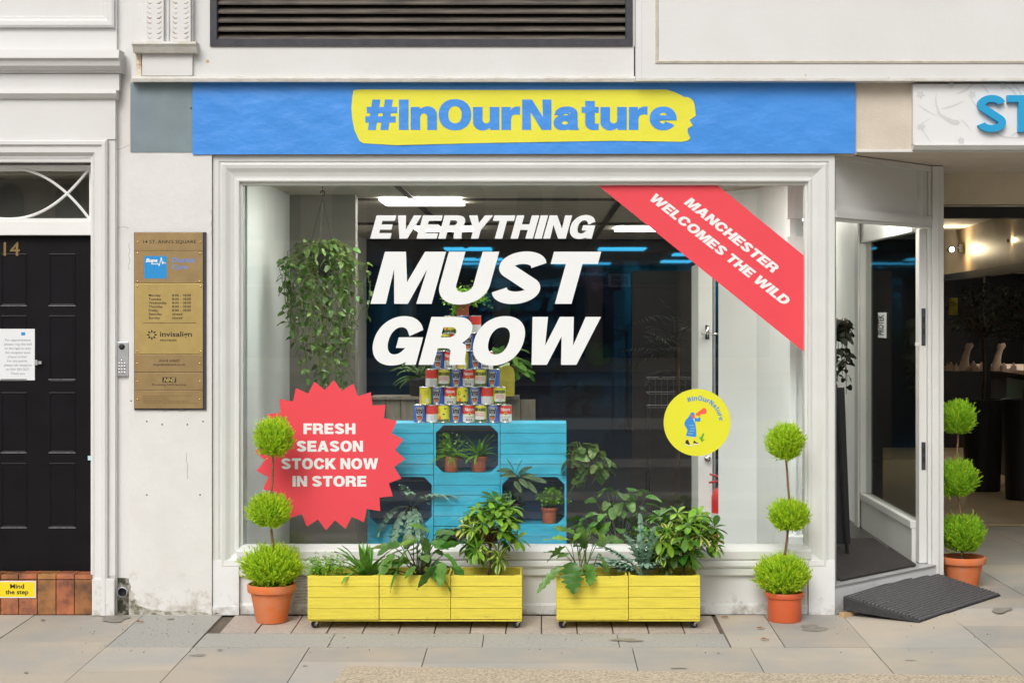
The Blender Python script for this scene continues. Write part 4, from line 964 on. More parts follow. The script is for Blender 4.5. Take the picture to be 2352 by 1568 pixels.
# step sign
ysn = -.0145
b = MB(); b.box(X(-8,ysn), X(83,ysn), ysn-.004, ysn, Z(1372,ysn), Z(1333,ysn)); sg = b.build('step_sign', M['signw'], loc=(X(40,ysn),ysn,Z(1352,ysn))); tag(sg, 'small yellow Mind the step sign on the tiled doorstep', 'sign')
b = MB(); b.box(X(-5.5,ysn), X(80.5,ysn), ysn-.0050, ysn-.0045, Z(1369.5,ysn), Z(1335.5,ysn)); b.build('yellow_face', M['signy'], sg)
b = MB(); small_text(b,'Mind',X(24,ysn),X(56,ysn),Z(1350,ysn),.0245,ysn-.0056,.025); small_text(b,'the step',X(13,ysn),X(66,ysn),Z(1363,ysn),.0245,ysn-.0056,.025); b.build('lettering', M['ink'], sg)
# sign of the arcade shop
ya = -.02
def p4x(u): return sx(1500+u/2.352)
def p4y(v): return sx(v/2.352)
b = MB(); b.box(X(p4x(1715),-.06), X(2700), -.06, -.0125, Z(p4y(828),-.06), Z(p4y(483),-.06)); 
xprof(b, X(p4x(1718),-.06), X(2700), [(-.075,Z(p4y(830),-.06)),(-.075,Z(p4y(836),-.06)),(-.05,Z(p4y(858),-.06)),(-.0125,Z(p4y(860),-.06)),(-.0125,Z(p4y(830),-.06))])
ss = b.build('shop_sign', M['signw'], loc=(X(2250),-.06,Z(265))); tag(ss, 'white sign board with grey floral pattern and raised cyan letters at the right', 'sign')
b = MB()
def curve_strip(b, pts, wds, y, l=0):
    pr = []; n = len(pts)
    for i,(u,v) in enumerate(pts):
        a = pts[max(i-1,0)]; c = pts[min(i+1,n-1)]; dx,dy_ = c[0]-a[0],c[1]-a[1]; le = math.hypot(dx,dy_) or 1
        pr.append(((u-dy_/le*wds[i], v+dx/le*wds[i]),(u+dy_/le*wds[i], v-dx/le*wds[i])))
    vs = [(X(p4x(q[0]),y),y-l,Z(p4y(q[1]),y)) for p in pr for q in p]
    b.add(vs, [(2*i,2*i+1,2*i+3,2*i+2) for i in range(n-1)])
def bez(p0,p1,p2,n=14): return [((1-t)**2*p0[0]+2*t*(1-t)*p1[0]+t*t*p2[0], (1-t)**2*p0[1]+2*t*(1-t)*p1[1]+t*t*p2[1]) for t in [i/n for i in range(n+1)]]
cnt = 0
for p0,p1,p2,wd in (((1850,535),(1830,620),(1900,690),5),((1900,690),(1960,720),(1980,710),7),((1850,640),(1880,680),(1975,700),8),((1875,625),(1930,620),(2010,580),5),((1985,690),(2010,690),(2050,760),3),((1735,595),(1790,640),(1850,665),2),
    ((1730,740),(1790,690),(1820,680),2),((1760,730),(1800,790),(1815,820),2),((2060,485),(2010,530),(1960,540),6),((2110,490),(2140,520),(2150,540),5),((2240,490),(2300,520),(2310,560),7),((2280,480),(2340,520),(2352,600),5),((2190,760),(2230,800),(2330,790),5),((2270,790),(2330,740),(2370,760),4),((1930,712),(1960,690),(1985,705),10),((2040,560),(2070,600),(2100,640),3)):
    q = bez(p0,p1,p2); curve_strip(b, q, [wd*math.sin(math.pi*(i+.5)/15.0)+.4 for i in range(15)], -.061, .00003*cnt); cnt += 1
for (u,v,rr_) in ((1757,545,26),(1763,728,26),(2055,545,24),(1990,808,22),(1933,492,18),(2230,495,20)):
    for k in range(5):
        a = k*1.2566+u; q = [(u+rr_*.1*math.cos(a), v+rr_*.1*math.sin(a)), (u+rr_*.6*math.cos(a), v+rr_*.6*math.sin(a)), (u+rr_*math.cos(a), v+rr_*math.sin(a))]
        curve_strip(b, q, [3,8,1], -.061, .00003*cnt); cnt += 1
b.build('floral_print', M['floral'], ss)
for ch,u0,u1 in (('S',2083,2252),('T',2258,2352+88)):
    b = MB(); w_, ps = GL[ch]
    outer = s_glyph() if ch=='S' else ps[0][0]
    k = (u1-u0)/w_; y0_ = -.095
    pts = [(X(p4x(u0+a*k),y0_), Z(p4y(757-c*(757-547)),y0_)) for a,c in outer]
    b.prism(pts, y0_, -.0615); b.build('raised_letter', M['cyan'], ss)

# ============================================================ YELLOW PLANTERS
def planter(px0, px1, n, loc_label):
    y0 = -.42; y1 = -.10; xa, xb = X(px0,y0), X(px1,y0); zt, zb_ = Z(1321,y0), Z(1422,y0)
    t = thing('planter', loc_label, 'planter', ((xa+xb)/2, (y0+y1)/2, gz(-.3)), 'yellow crate planters on castors')
    wc = (xb-xa)/n
    for i in range(n):
        a, c = xa+i*wc, xa+(i+1)*wc-.002; dz = random.uniform(-.002,.002); yf = y0 - (.012 if i == 0 else random.uniform(0,.004))
        b = MB(); h = (zt-zb_)/4; th = .011; g_ = .0022
        for k in range(4):
            z0_ = zb_+k*h+dz; jit = random.uniform(-.001,.001)
            b.box(a+.0005, c-.0005, yf+jit, yf+th, z0_+g_/2, z0_+h-g_/2); b.box(a+.0005, c-.0005, y1-th, y1, z0_+g_/2, z0_+h-g_/2)
            for (p,q) in ((a+.004,a+.014),(c-.014,c-.004)): b.box(p+.001, q, yf+th+.001, y1-th-.001, z0_+g_/2, z0_+h-g_/2)
        b.box(a+.015, c-.015, yf+th+.001, y1-th-.001, zb_+.005, zb_+.016)
        # inner corner posts (triangular) rising to the back rim
        for sx_, xx in ((1,a+.0141),(-1,c-.0141)):
            for yy_,sy in ((yf+th+.001,1),(y1-th-.001,-1)):
                b.hprism([(xx,yy_),(xx+sx_*.04,yy_),(xx,yy_+sy*.04)][::sx_*sy], zb_+.02, zt-.002+dz)
        cr = b.build('crate', M['ycrate'], t, bevel=.0012)
        b = MB()
        for k in range(4):
            for q in (a+.018, c-.018):
                for f in (.3,.7): b.lathe([(.0001,-.0006),(.0018,-.0004),(.002,0)], (q+random.uniform(-.002,.002), yf-.0012, zb_+(k+f)*h), 6, axis='y')
        b.build('nails', M['nail'], cr)
        b = MB(); b.box(a+.016, c-.016, yf+th+.003, y1-th-.003, zb_+.02, zt-.045+dz); b.build('soil', M['soil'], t)
    b = MB(); b.box(xa+.002, xb-.004, y0+.004, y1, zb_-.010, zb_-.001); b.build('base_board', M['ycrate'], t)
    for xx in (xa+.035, xb-.035):
        for yy_ in (y0+.05, y1-.05):
            zg = gz(yy_)+.001; cz = zg+.022
            b = MB(); b.lathe([(.0001,-.008),(.022,-.008),(.022,.008),(.0001,.008)], (xx,yy_,cz), 16, axis='y'); 
            cs = b.build('castor', M['black'], t)
            b = MB(); b.tube([(xx+.002,yy_-.016,cz-.006),(xx+.014,yy_-.018,cz+.014),(xx+.016,yy_-.008,zb_-.012)], .0075, 6); b.tube([(xx,yy_+.012,cz),(xx+.012,yy_+.012,cz+.02),(xx+.014,yy_+.006,zb_-.012)], .005, 6); b.build('bracket', M['chrome'], cs)
    return xa, xb, zt
PA = planter(707, 1200, 3, 'long yellow planter of three joined slatted crates, left of the window centre')
PB = planter(1278, 1609, 2, 'shorter yellow planter of two joined slatted crates, right of the window centre')

# ============================================================ TURQUOISE CRATES
yc0 = .29; cw = .4025; xL = X(844,yc0); ztop = Z(971,yc0); chh = (ztop-.172)/3
yd = .27
bgrp = 'turquoise crates stacked inside the window'
def solid_crate():
    b = MB(); h = chh/5; w_ = cw-.003
    for k in range(5): b.box(0, w_, 0, .011, k*h+.0012, (k+1)*h-.0012); b.box(0,w_, yd-.011, yd, k*h+.0012, (k+1)*h-.0012)
    for k in range(5): b.box(0,.012,.0115,yd-.0115,k*h+.0012,(k+1)*h-.0012); b.box(w_-.012,w_,.0115,yd-.0115,k*h+.0012,(k+1)*h-.0012)
    b.box(.0125,w_-.0125,.0115,yd-.0115,.002,.012); b.box(.0125,w_-.0125,.0115,yd-.0115,chh-.012,chh-.003)
    return b
def open_crate():
    b = MB(); w_ = cw-.003; h = chh/5
    for k in range(3):
        a0,a1 = k*yd/3+.001,(k+1)*yd/3-.001
        b.box(0,w_,a0,a1,.0,.011); b.box(0,w_,a0,a1,chh-.014,chh-.003); b.box(0,.011,a0,a1,.0112,chh-.0142); b.box(w_-.011,w_,a0,a1,.0112,chh-.0142)
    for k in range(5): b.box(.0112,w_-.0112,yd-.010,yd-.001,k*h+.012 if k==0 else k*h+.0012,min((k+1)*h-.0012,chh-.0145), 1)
    for xx in (.0115, w_-.0125): b.box(xx, xx+.001, .02, yd-.0105, .0115, chh-.0145, 1)  # thin dark-blue liners over the inner sides
    z0_,z1_,x0_,x1_ = .0112,chh-.0142,.0112,w_-.0112; c_ = .045
    for cxx,sxx in ((x0_,1),(x1_,-1)):
        for czz,szz in ((z0_,1),(z1_,-1)):
            p = [(cxx,czz),(cxx+sxx*c_,czz),(cxx,czz+szz*c_)]; b.prism(p, .001, .013); 
    return b
ci = {}
lab = [['top-left turquoise crate beside the red starburst, slatted front','open top-middle turquoise crate holding two potted ferns','top-right turquoise crate with slatted front, below nothing but air'],
       ['open middle-left turquoise crate with a blue-green fern spilling out','centre turquoise crate with slatted front below the two potted ferns','open middle-right turquoise crate holding a striped plant and terracotta pot'],
       ['bottom-left turquoise crate behind the starburst and planter leaves','open bottom-middle turquoise crate mostly behind planter leaves','bottom-right turquoise crate with slatted front beside the dark floor']]
kind = [['s','o','s'],['o','s','o'],['s','o','s']]
lab[0][2] = 'top-right turquoise crate with blank slatted front beside the trailing plant'
proto = {}
for r_ in range(3):
    for c_ in range(3):
        k = kind[r_][c_]; loc = (xL+c_*cw, yc0+random.uniform(-.002,.003), .172+(2-r_)*chh)
        if k not in proto:
            BASE['_t'] = (0,0,0); mb = solid_crate() if k == 's' else open_crate()
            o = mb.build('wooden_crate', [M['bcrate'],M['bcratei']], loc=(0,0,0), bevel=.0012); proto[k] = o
        else:
            o = proto[k].copy(); COL.objects.link(o)
        o.location = loc; tag(o, lab[r_][c_], 'crate', bgrp)

# ============================================================ TINS
tr, th_ = .0372, .1075
def tin(kind_):
    t = thing('tin', '', 'tin', (0,0,0), 'pyramid of food tins')
    b = MB(); b.lathe([(.0001,.002),(tr-.002,.002),(tr,0),(tr+.0005,.003),(tr-.0004,.005),(tr-.0004,th_-.005),(tr+.0005,th_-.003),(tr,th_),(tr-.003,th_-.001),(tr-.004,th_-.003),(.0001,th_-.003)], seg=28)
    b.build('metal_can', M['chrome'], t, smooth=False)
    b = MB(); R_ = tr+.0003
    def cyl(a0, a1, z0_, z1_, mi, off=0.0, n=18):   # angles in degrees, 0 = front
        vs = []; 
        for i in range(n+1):
            a = R(a0+(a1-a0)*i/n-90)
            for z in (z0_,z1_): vs.append(((R_+off)*math.cos(a),(R_+off)*math.sin(a),z))
        b.add(vs, [(2*i,2*i+2,2*i+3,2*i+1) for i in range(n)], mi)
    def fc(off): return lambda u,v,l=0: ((R_+off+l)*math.cos(u/R_-math.pi/2),(R_+off+l)*math.sin(u/R_-math.pi/2),v)
    def cpt(pts, mi, off):
        q = []
        for (a,c),(e,f) in zip(pts, pts[1:]+pts[:1]):
            for i in range(4): q.append((a+(e-a)*i/4, c+(f-c)*i/4))
        b.poly2(q, [], fc(off), mi)
    B0, B1 = .005, th_-.005
    if kind_ == 'beans':
        ms = ['tblue','ink','yelv','twhite','torange']; cyl(-180,180,B0,B1,0,n=36)
        k1 = [(-.024,.092),(.024,.092),(.025,.082),(.021,.076),(.015,.022),(.011,.018),(-.011,.018),(-.015,.022),(-.021,.076),(-.025,.082)]
        def strips(pts, mi, off):     # convex-ish outline wrapped in thin vertical strips
            zs = sorted(set(round(c,4) for _,c in pts)); 
            def half(z):
                best = 0; n = len(pts)
                for i in range(n):
                    (a,c),(e,f) = pts[i], pts[(i+1)%n]
                    if min(c,f)-1e-6 <= z <= max(c,f)+1e-6: best = max(best, abs(a if abs(f-c)<1e-6 else a+(e-a)*(z-c)/(f-c)))
                return best
            vs=[]; fs=[]; N=10
            for z in zs:
                w0 = half(z)
                for i in range(N+1): vs.append(fc(off)(-w0+2*w0*i/N, z))
            for j in range(len(zs)-1):
                for i in range(N): fs.append((j*(N+1)+i,j*(N+1)+i+1,(j+1)*(N+1)+i+1,(j+1)*(N+1)+i))
            b.add(vs, fs, mi)
        strips([(a*1.10,.055+(c-.055)*1.06) for a,c in k1], 3, .0003); strips(k1, 1, .0007)
        strips([(-.013,.020),(.013,.020),(.016,.036),(-.016,.036)], 4, .0011); strips([(-.011,.008),(.011,.008),(.011,.0135),(-.011,.0135)], 2, .0007)
        for s,wd,z,cp in (('NATURE',.017,.081,.0078),('FULL OF',.010,.058,.006),('BEANZ',.018,.043,.010)): small_text(b, s, -wd, wd, z, cp, 0, .03, 0, 3, fn=fc(.0013))
        small_text(b,'GROWN WITH CARE',-.015,.015,.070,.004,0,0,0,3,fn=fc(.0013))
    elif kind_ in ('soul','backred'):
        ms = ['tred','twhite','tyel','ink','vinyl','inkb']; cyl(-180,180,.052,B1,0,n=36); cyl(-180,180,B0,.052,1,n=36)
        if kind_ == 'soul':
            small_text(b,'Nature',-.030,.030,.072,.019,0,.02,.3,4,fn=fc(.0008)); 
            b.poly2([(.0115*math.cos(R(a)),.052+.0115*math.sin(R(a))) for a in range(0,360,15)], [], fc(.0007), 2)
            b.poly2([(.001,.046),(.005,.052),(.002,.058),(-.003,.053)], [], fc(.0011), 3)
            small_text(b,'GOOD FOR THE',-.027,.027,.031,.0065,0,.01,0,5,fn=fc(.0008)); small_text(b,'SOUL',-.0215,.0215,.011,.0135,0,.03,0,3,fn=fc(.0008))
        else:
            for i in range(5): small_text(b,'good food from the ground',-.018+.002*(i%2),.018-.002*(i%3),.038-i*.006,.0026,0,0,0,5,fn=fc(.0008))
            small_text(b,'NATURE',-.008,.008,.045,.003,0,.01,0,5,fn=fc(.0008))
    else:
        ms = ['tyel','twhite','tgreen','tred','tpeach','ink']; cyl(-180,180,B0,B1,0,n=36)
        if kind_ == 'growing':
            cyl(-75,75,B0,.022,2,.0002); cyl(-62,62,.070,.090,2,.0002); b.poly2([(.010*math.cos(R(a)),.080+.008*math.sin(R(a))) for a in range(0,360,20)], [], fc(.0006), 4)
            cyl(-52,48,.020,.066,1,.0010); small_text(b,'GROWING',-.024,.024,.053,.0085,0,.02,0,3,fn=fc(.0016)); small_text(b,'STRONGER',-.026,.026,.040,.0085,0,.02,0,3,fn=fc(.0016)); small_text(b,'organic',-.012,.012,.028,.004,0,0,0,2,fn=fc(.0016))
        elif kind_ == 'yellowleaf':
            cyl(-85,60,B0,.022,2,.0002)
            def blob(cx_, cz_, rx_, rz_, mi, off): b.poly2([(cx_+rx_*math.cos(R(a))*(1+.15*math.sin(R(a*3))), cz_+rz_*math.sin(R(a))) for a in range(0,360,20)], [], fc(off), mi)
            blob(.012,.030,.016,.020,4,.0005); blob(-.006,.055,.013,.014,4,.0006); blob(-.026,.070,.010,.013,2,.0007); blob(.016,.086,.009,.006,2,.0008); blob(.006,.052,.006,.005,5,.0010); blob(-.020,.030,.009,.012,3,.0009)
        else:
            cyl(-85,-30,.010,.07,4,.0002); cyl(10,34,.012,.04,1,.0002)
            for i in range(6): small_text(b,'picked fresh and packed',-.004,.028,.085-i*.005,.0022,0,0,0,5,fn=fc(.0008))
    b.build('label', [M[m] for m in ms], t)
    return t
kn = {'B':('beans','blue bean tin with dark shield label'),'S':('soul','red and white Nature soul tin'),'R':('backred','plain-backed red and white tin'),'G':('growing','yellow Growing Stronger tin'),'Y':('yellowback','back-turned yellow tin'),'L':('yellowleaf','yellow tin with leaf pattern')}
tp = {}
rows_ = ['BRLBSGBS','YBSLBRG','RGBSGB','BSYBS','GSBS','LBR']
cnames = ['bottom row','second row up','third row up','fourth row up','fifth row up','top row']
ords = ['first','second','third','fourth','fifth','sixth','seventh','eighth']
yti = yc0 + .045; xc8 = (X(sx(1024.5),yti)+X(sx(1234.5),yti))/2; stp_ = (X(sx(1234.5),yti)-X(sx(1024.5),yti))/7
tin_top = {}
for r_, row in enumerate(rows_):
    n = len(row)
    for i, k in enumerate(row):
        loc = (xc8+(i-(n-1)/2)*stp_+random.uniform(-.0015,.0015), yti+random.uniform(-.003,.003), ztop+.0005+r_*(th_+.0008))
        lb = f'{kn[k][1]}, {ords[i]} from the left in the {cnames[r_]}'.rstrip(',')
        if k not in tp: o = tp[k] = tin(kn[k][0]); o.location = loc
        else: o = dup(tp[k], loc, lb)
        o['label'] = lb; o.rotation_euler.z = R(random.uniform(-14,14) + (0 if k in 'RY' else -3))
        tin_top[(r_,i)] = (loc[0],loc[1],loc[2]+th_)
# move prototypes' BASE (children are local to the origin) -- nothing else is parented to them

# ============================================================ PLANTS
def pot_terra(parent, cx, cy, zb, h, rt, rb, m, rim=.035, saucer=False, soilh=.03):
    b = MB(); k = rt-rb
    b.lathe([(.0001,0),(rb,0),(rb+.002,.004),(rb+(k-.008)*(h-rim)/h,h-rim-.002),(rt-.002,h-rim),(rt,h-rim+.004),(rt+.003,h-.006),(rt,h),(rt-.010,h),(rt-.013,h-.05),(.0001,h-.05)], (cx,cy,zb), 40)
    o = b.build('pot', m, parent, smooth=True)
    md = o.modifiers.new('edge','EDGE_SPLIT'); md.split_angle = R(35)
    b = MB(); b.lathe([(.0001,.012),(rt*.5,.010),(rt-.014,0)], (cx,cy,zb+h-soilh), 24); b.build('soil', M['soil'], parent)
    return o
def topiary(label, pcx, d_y, pot, balls, m1, m2, plastic=False, lean=0):
    """pot=(py_bottom, py_top, half rim px, half base px); balls=[(px,py,rx px,rz px)]"""
    y = d_y; cx = X(pcx, y); zb = (gz(y) if y < 0 else 0)+.002; k = (CD+y)/F
    h = (pot[0]-pot[1])*k*1.0; t = thing('topiary_tree', label, 'potted tree', (cx,y,zb), 'three-ball topiary trees in orange pots')
    pot_terra(t, cx, y, zb, h, pot[2]*k, pot[3]*k, M['plast'] if plastic else M['terra'], rim=.030 if plastic else .045)
    pts = [(cx,y,zb+h-.06)]
    for i,(px,py,rx,rz) in enumerate(balls): pts.append((X(px,y), y, Z(py,y)))
    pts2 = []
    for a,c in zip(pts,pts[1:]):
        for j in range(5):
            q = Vector(a).lerp(Vector(c), j/5) + Vector((random.gauss(0,.0025),random.gauss(0,.0025),0)); pts2.append(tuple(q))
    pts2.append(pts[-1])
    b = MB(); n = len(pts2); b.tube(pts2, [.0095-.004*i/n for i in range(n)], 7); b.build('trunk', M['bark'], t, smooth=True)
    for i,(px,py,rx,rz) in enumerate(balls):
        b = MB(); c = (X(px,y), y, Z(py,y)); rx_, rz_ = rx*k*.94, rz*k*.92
        cypress_ball(b, c, rx_, rz_, int(2300*(rx/60)**1.6)+700)
        for j in range(40):
            a = random.uniform(0,6.28); z = random.uniform(-.6,.8); b.tube([pts[i+1], (c[0]+rx_*.75*math.cos(a)*math.sqrt(1-z*z), c[1]+rx_*.75*math.sin(a)*math.sqrt(1-z*z), c[2]+rz_*.75*z)], .0014, 3, 2)
        b.build('foliage_ball', [m1, m2, M['bark']], t)
    return t
topiary('three-ball lime topiary in terracotta pot, standing left of the long yellow planter', 624, -.20, (1430,1343,55,34), [(628,1300,70,50),(621,1172,51,42),(630,1004,47,49)], M['lime'], M['lime2'])
topiary('three-ball lime topiary in smooth orange plastic pot, by the right end of the window', 1802, -.17, (1424,1358,44,37), [(1797,1320,64,48),(1813,1182,48,39),(1804,1015,45,46)], M['lime'], M['lime2'], True)
topiary('three-ball green topiary in terracotta pot beside the black rubber ramp', 2211, 1.05, (1337,1268,52,33), [(2212,1224,54,45),(2196,1098,55,44),(2200,958,46,41)], M['lime2'], M['lime'])

def plant_thing(name, label, cat, x, y, z, group=None): return thing(name, label, cat, (x,y,z), group)
ysoil = -.26
pz = Z(1321,-.42)-.045
# 1 maidenhair fern in the first crate
def at(px, py, y): return (X(px,y), y, Z(py,y))
t = plant_thing('maidenhair_fern', 'small bright maidenhair fern at the left end of the long yellow planter', 'plant', X(750,-.27), -.27, pz)
b = MB(); maiden(b, at(748,1302,-.29), .13, .075, 900, 0, .014, stems=24, base=(X(752,-.27),-.27,pz)); 
maiden(b, at(722,1325,-.40), .05, .045, 150, 0, .013, stems=8, base=(X(735,-.3),-.3,pz+.04)); maiden(b, at(800,1310,-.33), .10, .03, 200, 0, .012, stems=8, base=(X(770,-.27),-.27,pz+.02))
b.build('foliage', M['fern'], t)
# 2 strap-leaved fern
t = plant_thing('birds_nest_fern', 'strap-leaved green fern between the maidenhair and the drooping philodendron', 'plant', X(842,ysoil), ysoil, pz)
b = MB(); c0 = Vector(t.location)
for i in range(34):
    a = i*2.4+random.uniform(-.3,.3); el = random.uniform(.45,1.35); L = random.uniform(.16,.27)
    leaf(b, c0+Vector((.015*math.cos(a),.015*math.sin(a),0)), rot_dir(a, el), L, random.uniform(.032,.046), 'strap', random.uniform(.5,1.5), .3, 0, n=8, wave=.10)
for (dx,dz,L) in ((-1,.55,.30),(-.9,.35,.26),(1,.5,.24)): leaf(b, c0, Vector((dx,-.2,dz)), L, .022, 'strap', 1.0, .3, 0, n=9, wave=.12)
b.build('foliage', [M['strap']], t)
# philodendron builder: explicit leaves (base px, tip px)
def philo(name, label, cxp, leaves, m, m2=None, lobes=5, lobd=.3, W=.075, y0=-.27, stem='dkstem', extra=0, wave=.06, shape='ovate'):
    t = plant_thing(name, label, 'plant', X(cxp,y0), y0, pz); c0 = Vector(t.location); b = MB(); s = MB()
    for (bx,by,tx,ty,yy,k) in leaves:
        p = Vector(at(bx,by,yy)); q = Vector(at(tx,ty,yy-.03)); d = (q-p); L = d.length*1.04
        dr = .35; dd = d.normalized()+Vector((0,0,dr*.5)); o_ = c0+Vector((random.gauss(0,.02),random.gauss(0,.02),0))
        petiole(s, o_, p, [.0045,.0038,.003,.0028,.0026], 0, .12)
        leaf(b, p, dd, L, W*k, shape, dr, random.uniform(.1,.4), 1 if (m2 and by < 1245 and random.random() < .6) else 0, n=30 if lobes else 9, lobes=lobes, lobd=lobd, roll=random.uniform(-.9,.9), wave=wave)
    for i in range(extra):
        a = random.uniform(0,6.28); el = random.uniform(.3,1.2); p = c0 + rot_dir(a,el)*random.uniform(.12,.22)
        petiole(s, c0, p, .003, 0, .1); leaf(b, p, rot_dir(a, el-.8), W*random.uniform(1.3,1.8), W*.9, shape, .8, .2, 0, n=26 if lobes else 9, lobes=lobes, lobd=lobd, roll=random.uniform(-.6,.6), wave=wave)
    b.build('foliage', [m, m2 or m], t); s.build('stems', M[stem], t); return t
philo('philodendron', 'dark philodendron with long drooping lobed leaves in the middle crate of the long planter', 965,
 [(905,1272,872,1330,-.36,1.0),(935,1262,898,1356,-.45,.9),(960,1240,905,1262,-.30,.9),(985,1222,940,1205,-.25,1.0),(1000,1225,1045,1225,-.25,.9),(1005,1300,960,1352,-.47,1.0),(1015,1290,1012,1345,-.47,1.0),
  (1020,1272,1050,1310,-.40,.9),(940,1288,888,1295,-.36,.8),(955,1300,930,1330,-.45,.6),(990,1245,1030,1262,-.28,1.0),(920,1250,868,1275,-.28,1.0),(950,1228,930,1260,-.22,1.1),(975,1235,980,1275,-.20,1.1),(1000,1240,1040,1212,-.2,.9),(905,1255,845,1262,-.25,.8),(1010,1260,1060,1245,-.3,.9)],
 M['philo'], M['philo2'], lobes=4, lobd=.22, W=.085, extra=16)
philo('split_leaf_philodendron', 'philodendron with broad lobed leaves, at the left end of the shorter yellow planter', 1340,
 [(1300,1255,1258,1290,-.38,1.2),(1290,1300,1235,1362,-.45,.85),(1310,1290,1318,1362,-.47,2.0),(1350,1295,1355,1345,-.47,1.6),(1345,1215,1312,1250,-.30,1.5),(1360,1215,1385,1240,-.28,1.4),(1375,1270,1400,1325,-.40,1.0),
  (1320,1225,1270,1212,-.22,1.0),(1310,1240,1250,1240,-.30,1.2),(1370,1250,1420,1235,-.22,1.2),(1330,1210,1345,1260,-.22,1.4),(1300,1275,1250,1268,-.33,1.0),(1350,1240,1330,1275,-.25,1.2)],
 M['philo'], M['philo2'], lobes=6, lobd=.42, W=.075, stem='gstem', extra=4)
# young light leaves at the top of the two philodendrons are part of the same plants; umbrella plants
def umbrella(name, label, cxp, base_y, crown, m=('sche','schy'), whorls=46, r=.1, trunk=True, zb=None):
    """crown=(px,py,rx px,rz px)"""
    t = plant_thing(name, label, 'plant', X(cxp,base_y), base_y, pz if zb is None else zb); c0 = Vector(t.location)
    cx, cz = X(crown[0],base_y), Z(crown[1],base_y); k = (CD+base_y)/F; rx, rz = crown[2]*k, crown[3]*k
    s = MB(); b = MB()
    top = Vector((cx, base_y, cz-rz*.2))
    s.tube([c0, c0.lerp(top,.4)+Vector((.008,0,0)), c0.lerp(top,.75)+Vector((-.006,.004,0)), top], [.010,.008,.007,.005], 7)
    for i in range(whorls):
        z = random.uniform(-.95,1); a = random.uniform(0,6.28); q = math.sqrt(max(0,1-z*z)); rr_ = random.uniform(.5,1.18)
        n = Vector((q*math.cos(a), q*math.sin(a)*.85, z)); p = Vector((cx+n.x*rx*rr_, base_y+n.y*rx*rr_, cz+n.z*rz*rr_))
        p.y = min(p.y, -.03) if base_y < 0 else p.y
        s.tube([top.lerp(c0,.25*random.random()), (top+p)/2+Vector((0,0,.01)), p], [.003,.0022,.0018], 4)
        ax = (n*.8+Vector((0,-.45,.6))).normalized(); v = random.random()
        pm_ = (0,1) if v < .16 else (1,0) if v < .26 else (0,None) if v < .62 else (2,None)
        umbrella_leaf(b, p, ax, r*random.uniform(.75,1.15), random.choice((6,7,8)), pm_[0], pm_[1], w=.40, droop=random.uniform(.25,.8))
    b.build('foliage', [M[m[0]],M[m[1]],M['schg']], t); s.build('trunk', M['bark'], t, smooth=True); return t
umbrella('umbrella_plant', 'bushy umbrella plant with slim bare trunk in the right crate of the long planter', 1122, -.25, (1128,1222,62,68), whorls=54, r=.092)
umbrella('umbrella_plant', 'yellow-variegated umbrella plant at the right end of the shorter yellow planter', 1566, -.25, (1572,1238,72,62), whorls=58, r=.10)
# blue-green ferns
def bluefern(name, label, c, zspec, fr, m='blueg', Lr=(.16,.28), W=.085, parent=None, down=False):
    t = parent or plant_thing(name, label, 'plant', *c); c0 = Vector(c); b = MB()
    for (az, el, L, dr) in fr:
        pts = spine(c0, rot_dir(az, el), L, dr, 14); b.tube(pts, [.0022]*len(pts), 3, 0)
        for i in range(5, 15):
            p = pts[i]; dd = (pts[i]-pts[i-1]).normalized(); sd_ = dd.cross(Vector((0,0,1))); sd_ = sd_.normalized() if sd_.length > .05 else Vector((1,0,0))
            tt = (i-4)/10; l = W*.62*(math.sin(math.pi*(tt*.85+.12))**.6)*random.uniform(.8,1.15)
            for s in (-1,1):
                if i % 2 == (0 if s > 0 else 1) or True: (i % 2 == 0) and leaf(b, p, sd_*s+dd*.75+Vector((0,0,-.1)), l, .036, 'strap', .5, .2, 0, n=6, wave=.10)
            leaf(b, p-dd*.014, dd, .040, .036, 'ovate', .1, .2, 0, n=3)
        leaf(b, pts[-1], dd, W*.8, .032, 'lance', .4, .2, 0, n=4, wave=.1)
    b.build('foliage', M[m], t); return t
random.seed(31)
fr = [(random.uniform(2.6,6.6), random.uniform(.75,1.45), random.uniform(.16,.28), random.uniform(.3,1.3)) for _ in range(22)]
fr += [(-1.9,1.4,.33,.25),(-1.2,1.25,.30,.5),(3.0,1.0,.30,.9),(2.9,.7,.3,.9),(3.4,.9,.28,1.2)]
bluefern('blue_fern', 'blue-green fern with wavy fingered fronds beside the yellow-variegated umbrella plant', (X(1478,-.25),-.25,pz), 0, fr, Lr=(.16,.3))
# young fern tuft and pothos leaves behind glass, standing on the shop floor right of the turquoise crates
def heart_plant(name, label, c, n, spread, hgt, m, L=(.07,.12), cat='plant', group=None, potr=None, ws=1.0):
    t = plant_thing(name, label, cat, *c, group); c0 = Vector(c); b = MB(); s = MB()
    for i in range(n):
        a = random.uniform(0,6.28); rr_ = spread*math.sqrt(random.random()); hh = hgt*(1-.55*(rr_/spread)**2)*random.uniform(.55,1)
        p = c0+Vector((rr_*math.cos(a), rr_*math.sin(a)*.7, hh)); petiole(s, c0+Vector((random.gauss(0,.01),random.gauss(0,.01),0)), p, .0026, 0, .06)
        l = random.uniform(*L); leaf(b, p, rot_dir(a, random.uniform(-.6,.2)), l, l*.78*ws, 'heart', .5, .2, 0, n=8, roll=random.uniform(-.5,.5), wave=.03)
    b.build('foliage', M[m], t); s.build('stems', M['dkstem'], t)
    return t
t = heart_plant('leafy_houseplant', 'dark round-leaved houseplant standing inside the glass behind the shorter planter', (X(1425,.32),.32,.30), 60, .27, .47, 'philo', (.07,.12))
pot_terra(t, X(1425,.32), .32, .172, .15, .09, .07, M['plast2'])
t = plant_thing('boston_fern', 'feathery dark fern inside the glass behind the yellow-variegated umbrella plant', 'plant', X(1520,.30), .30, .33)
b = MB(); c0 = Vector(t.location)
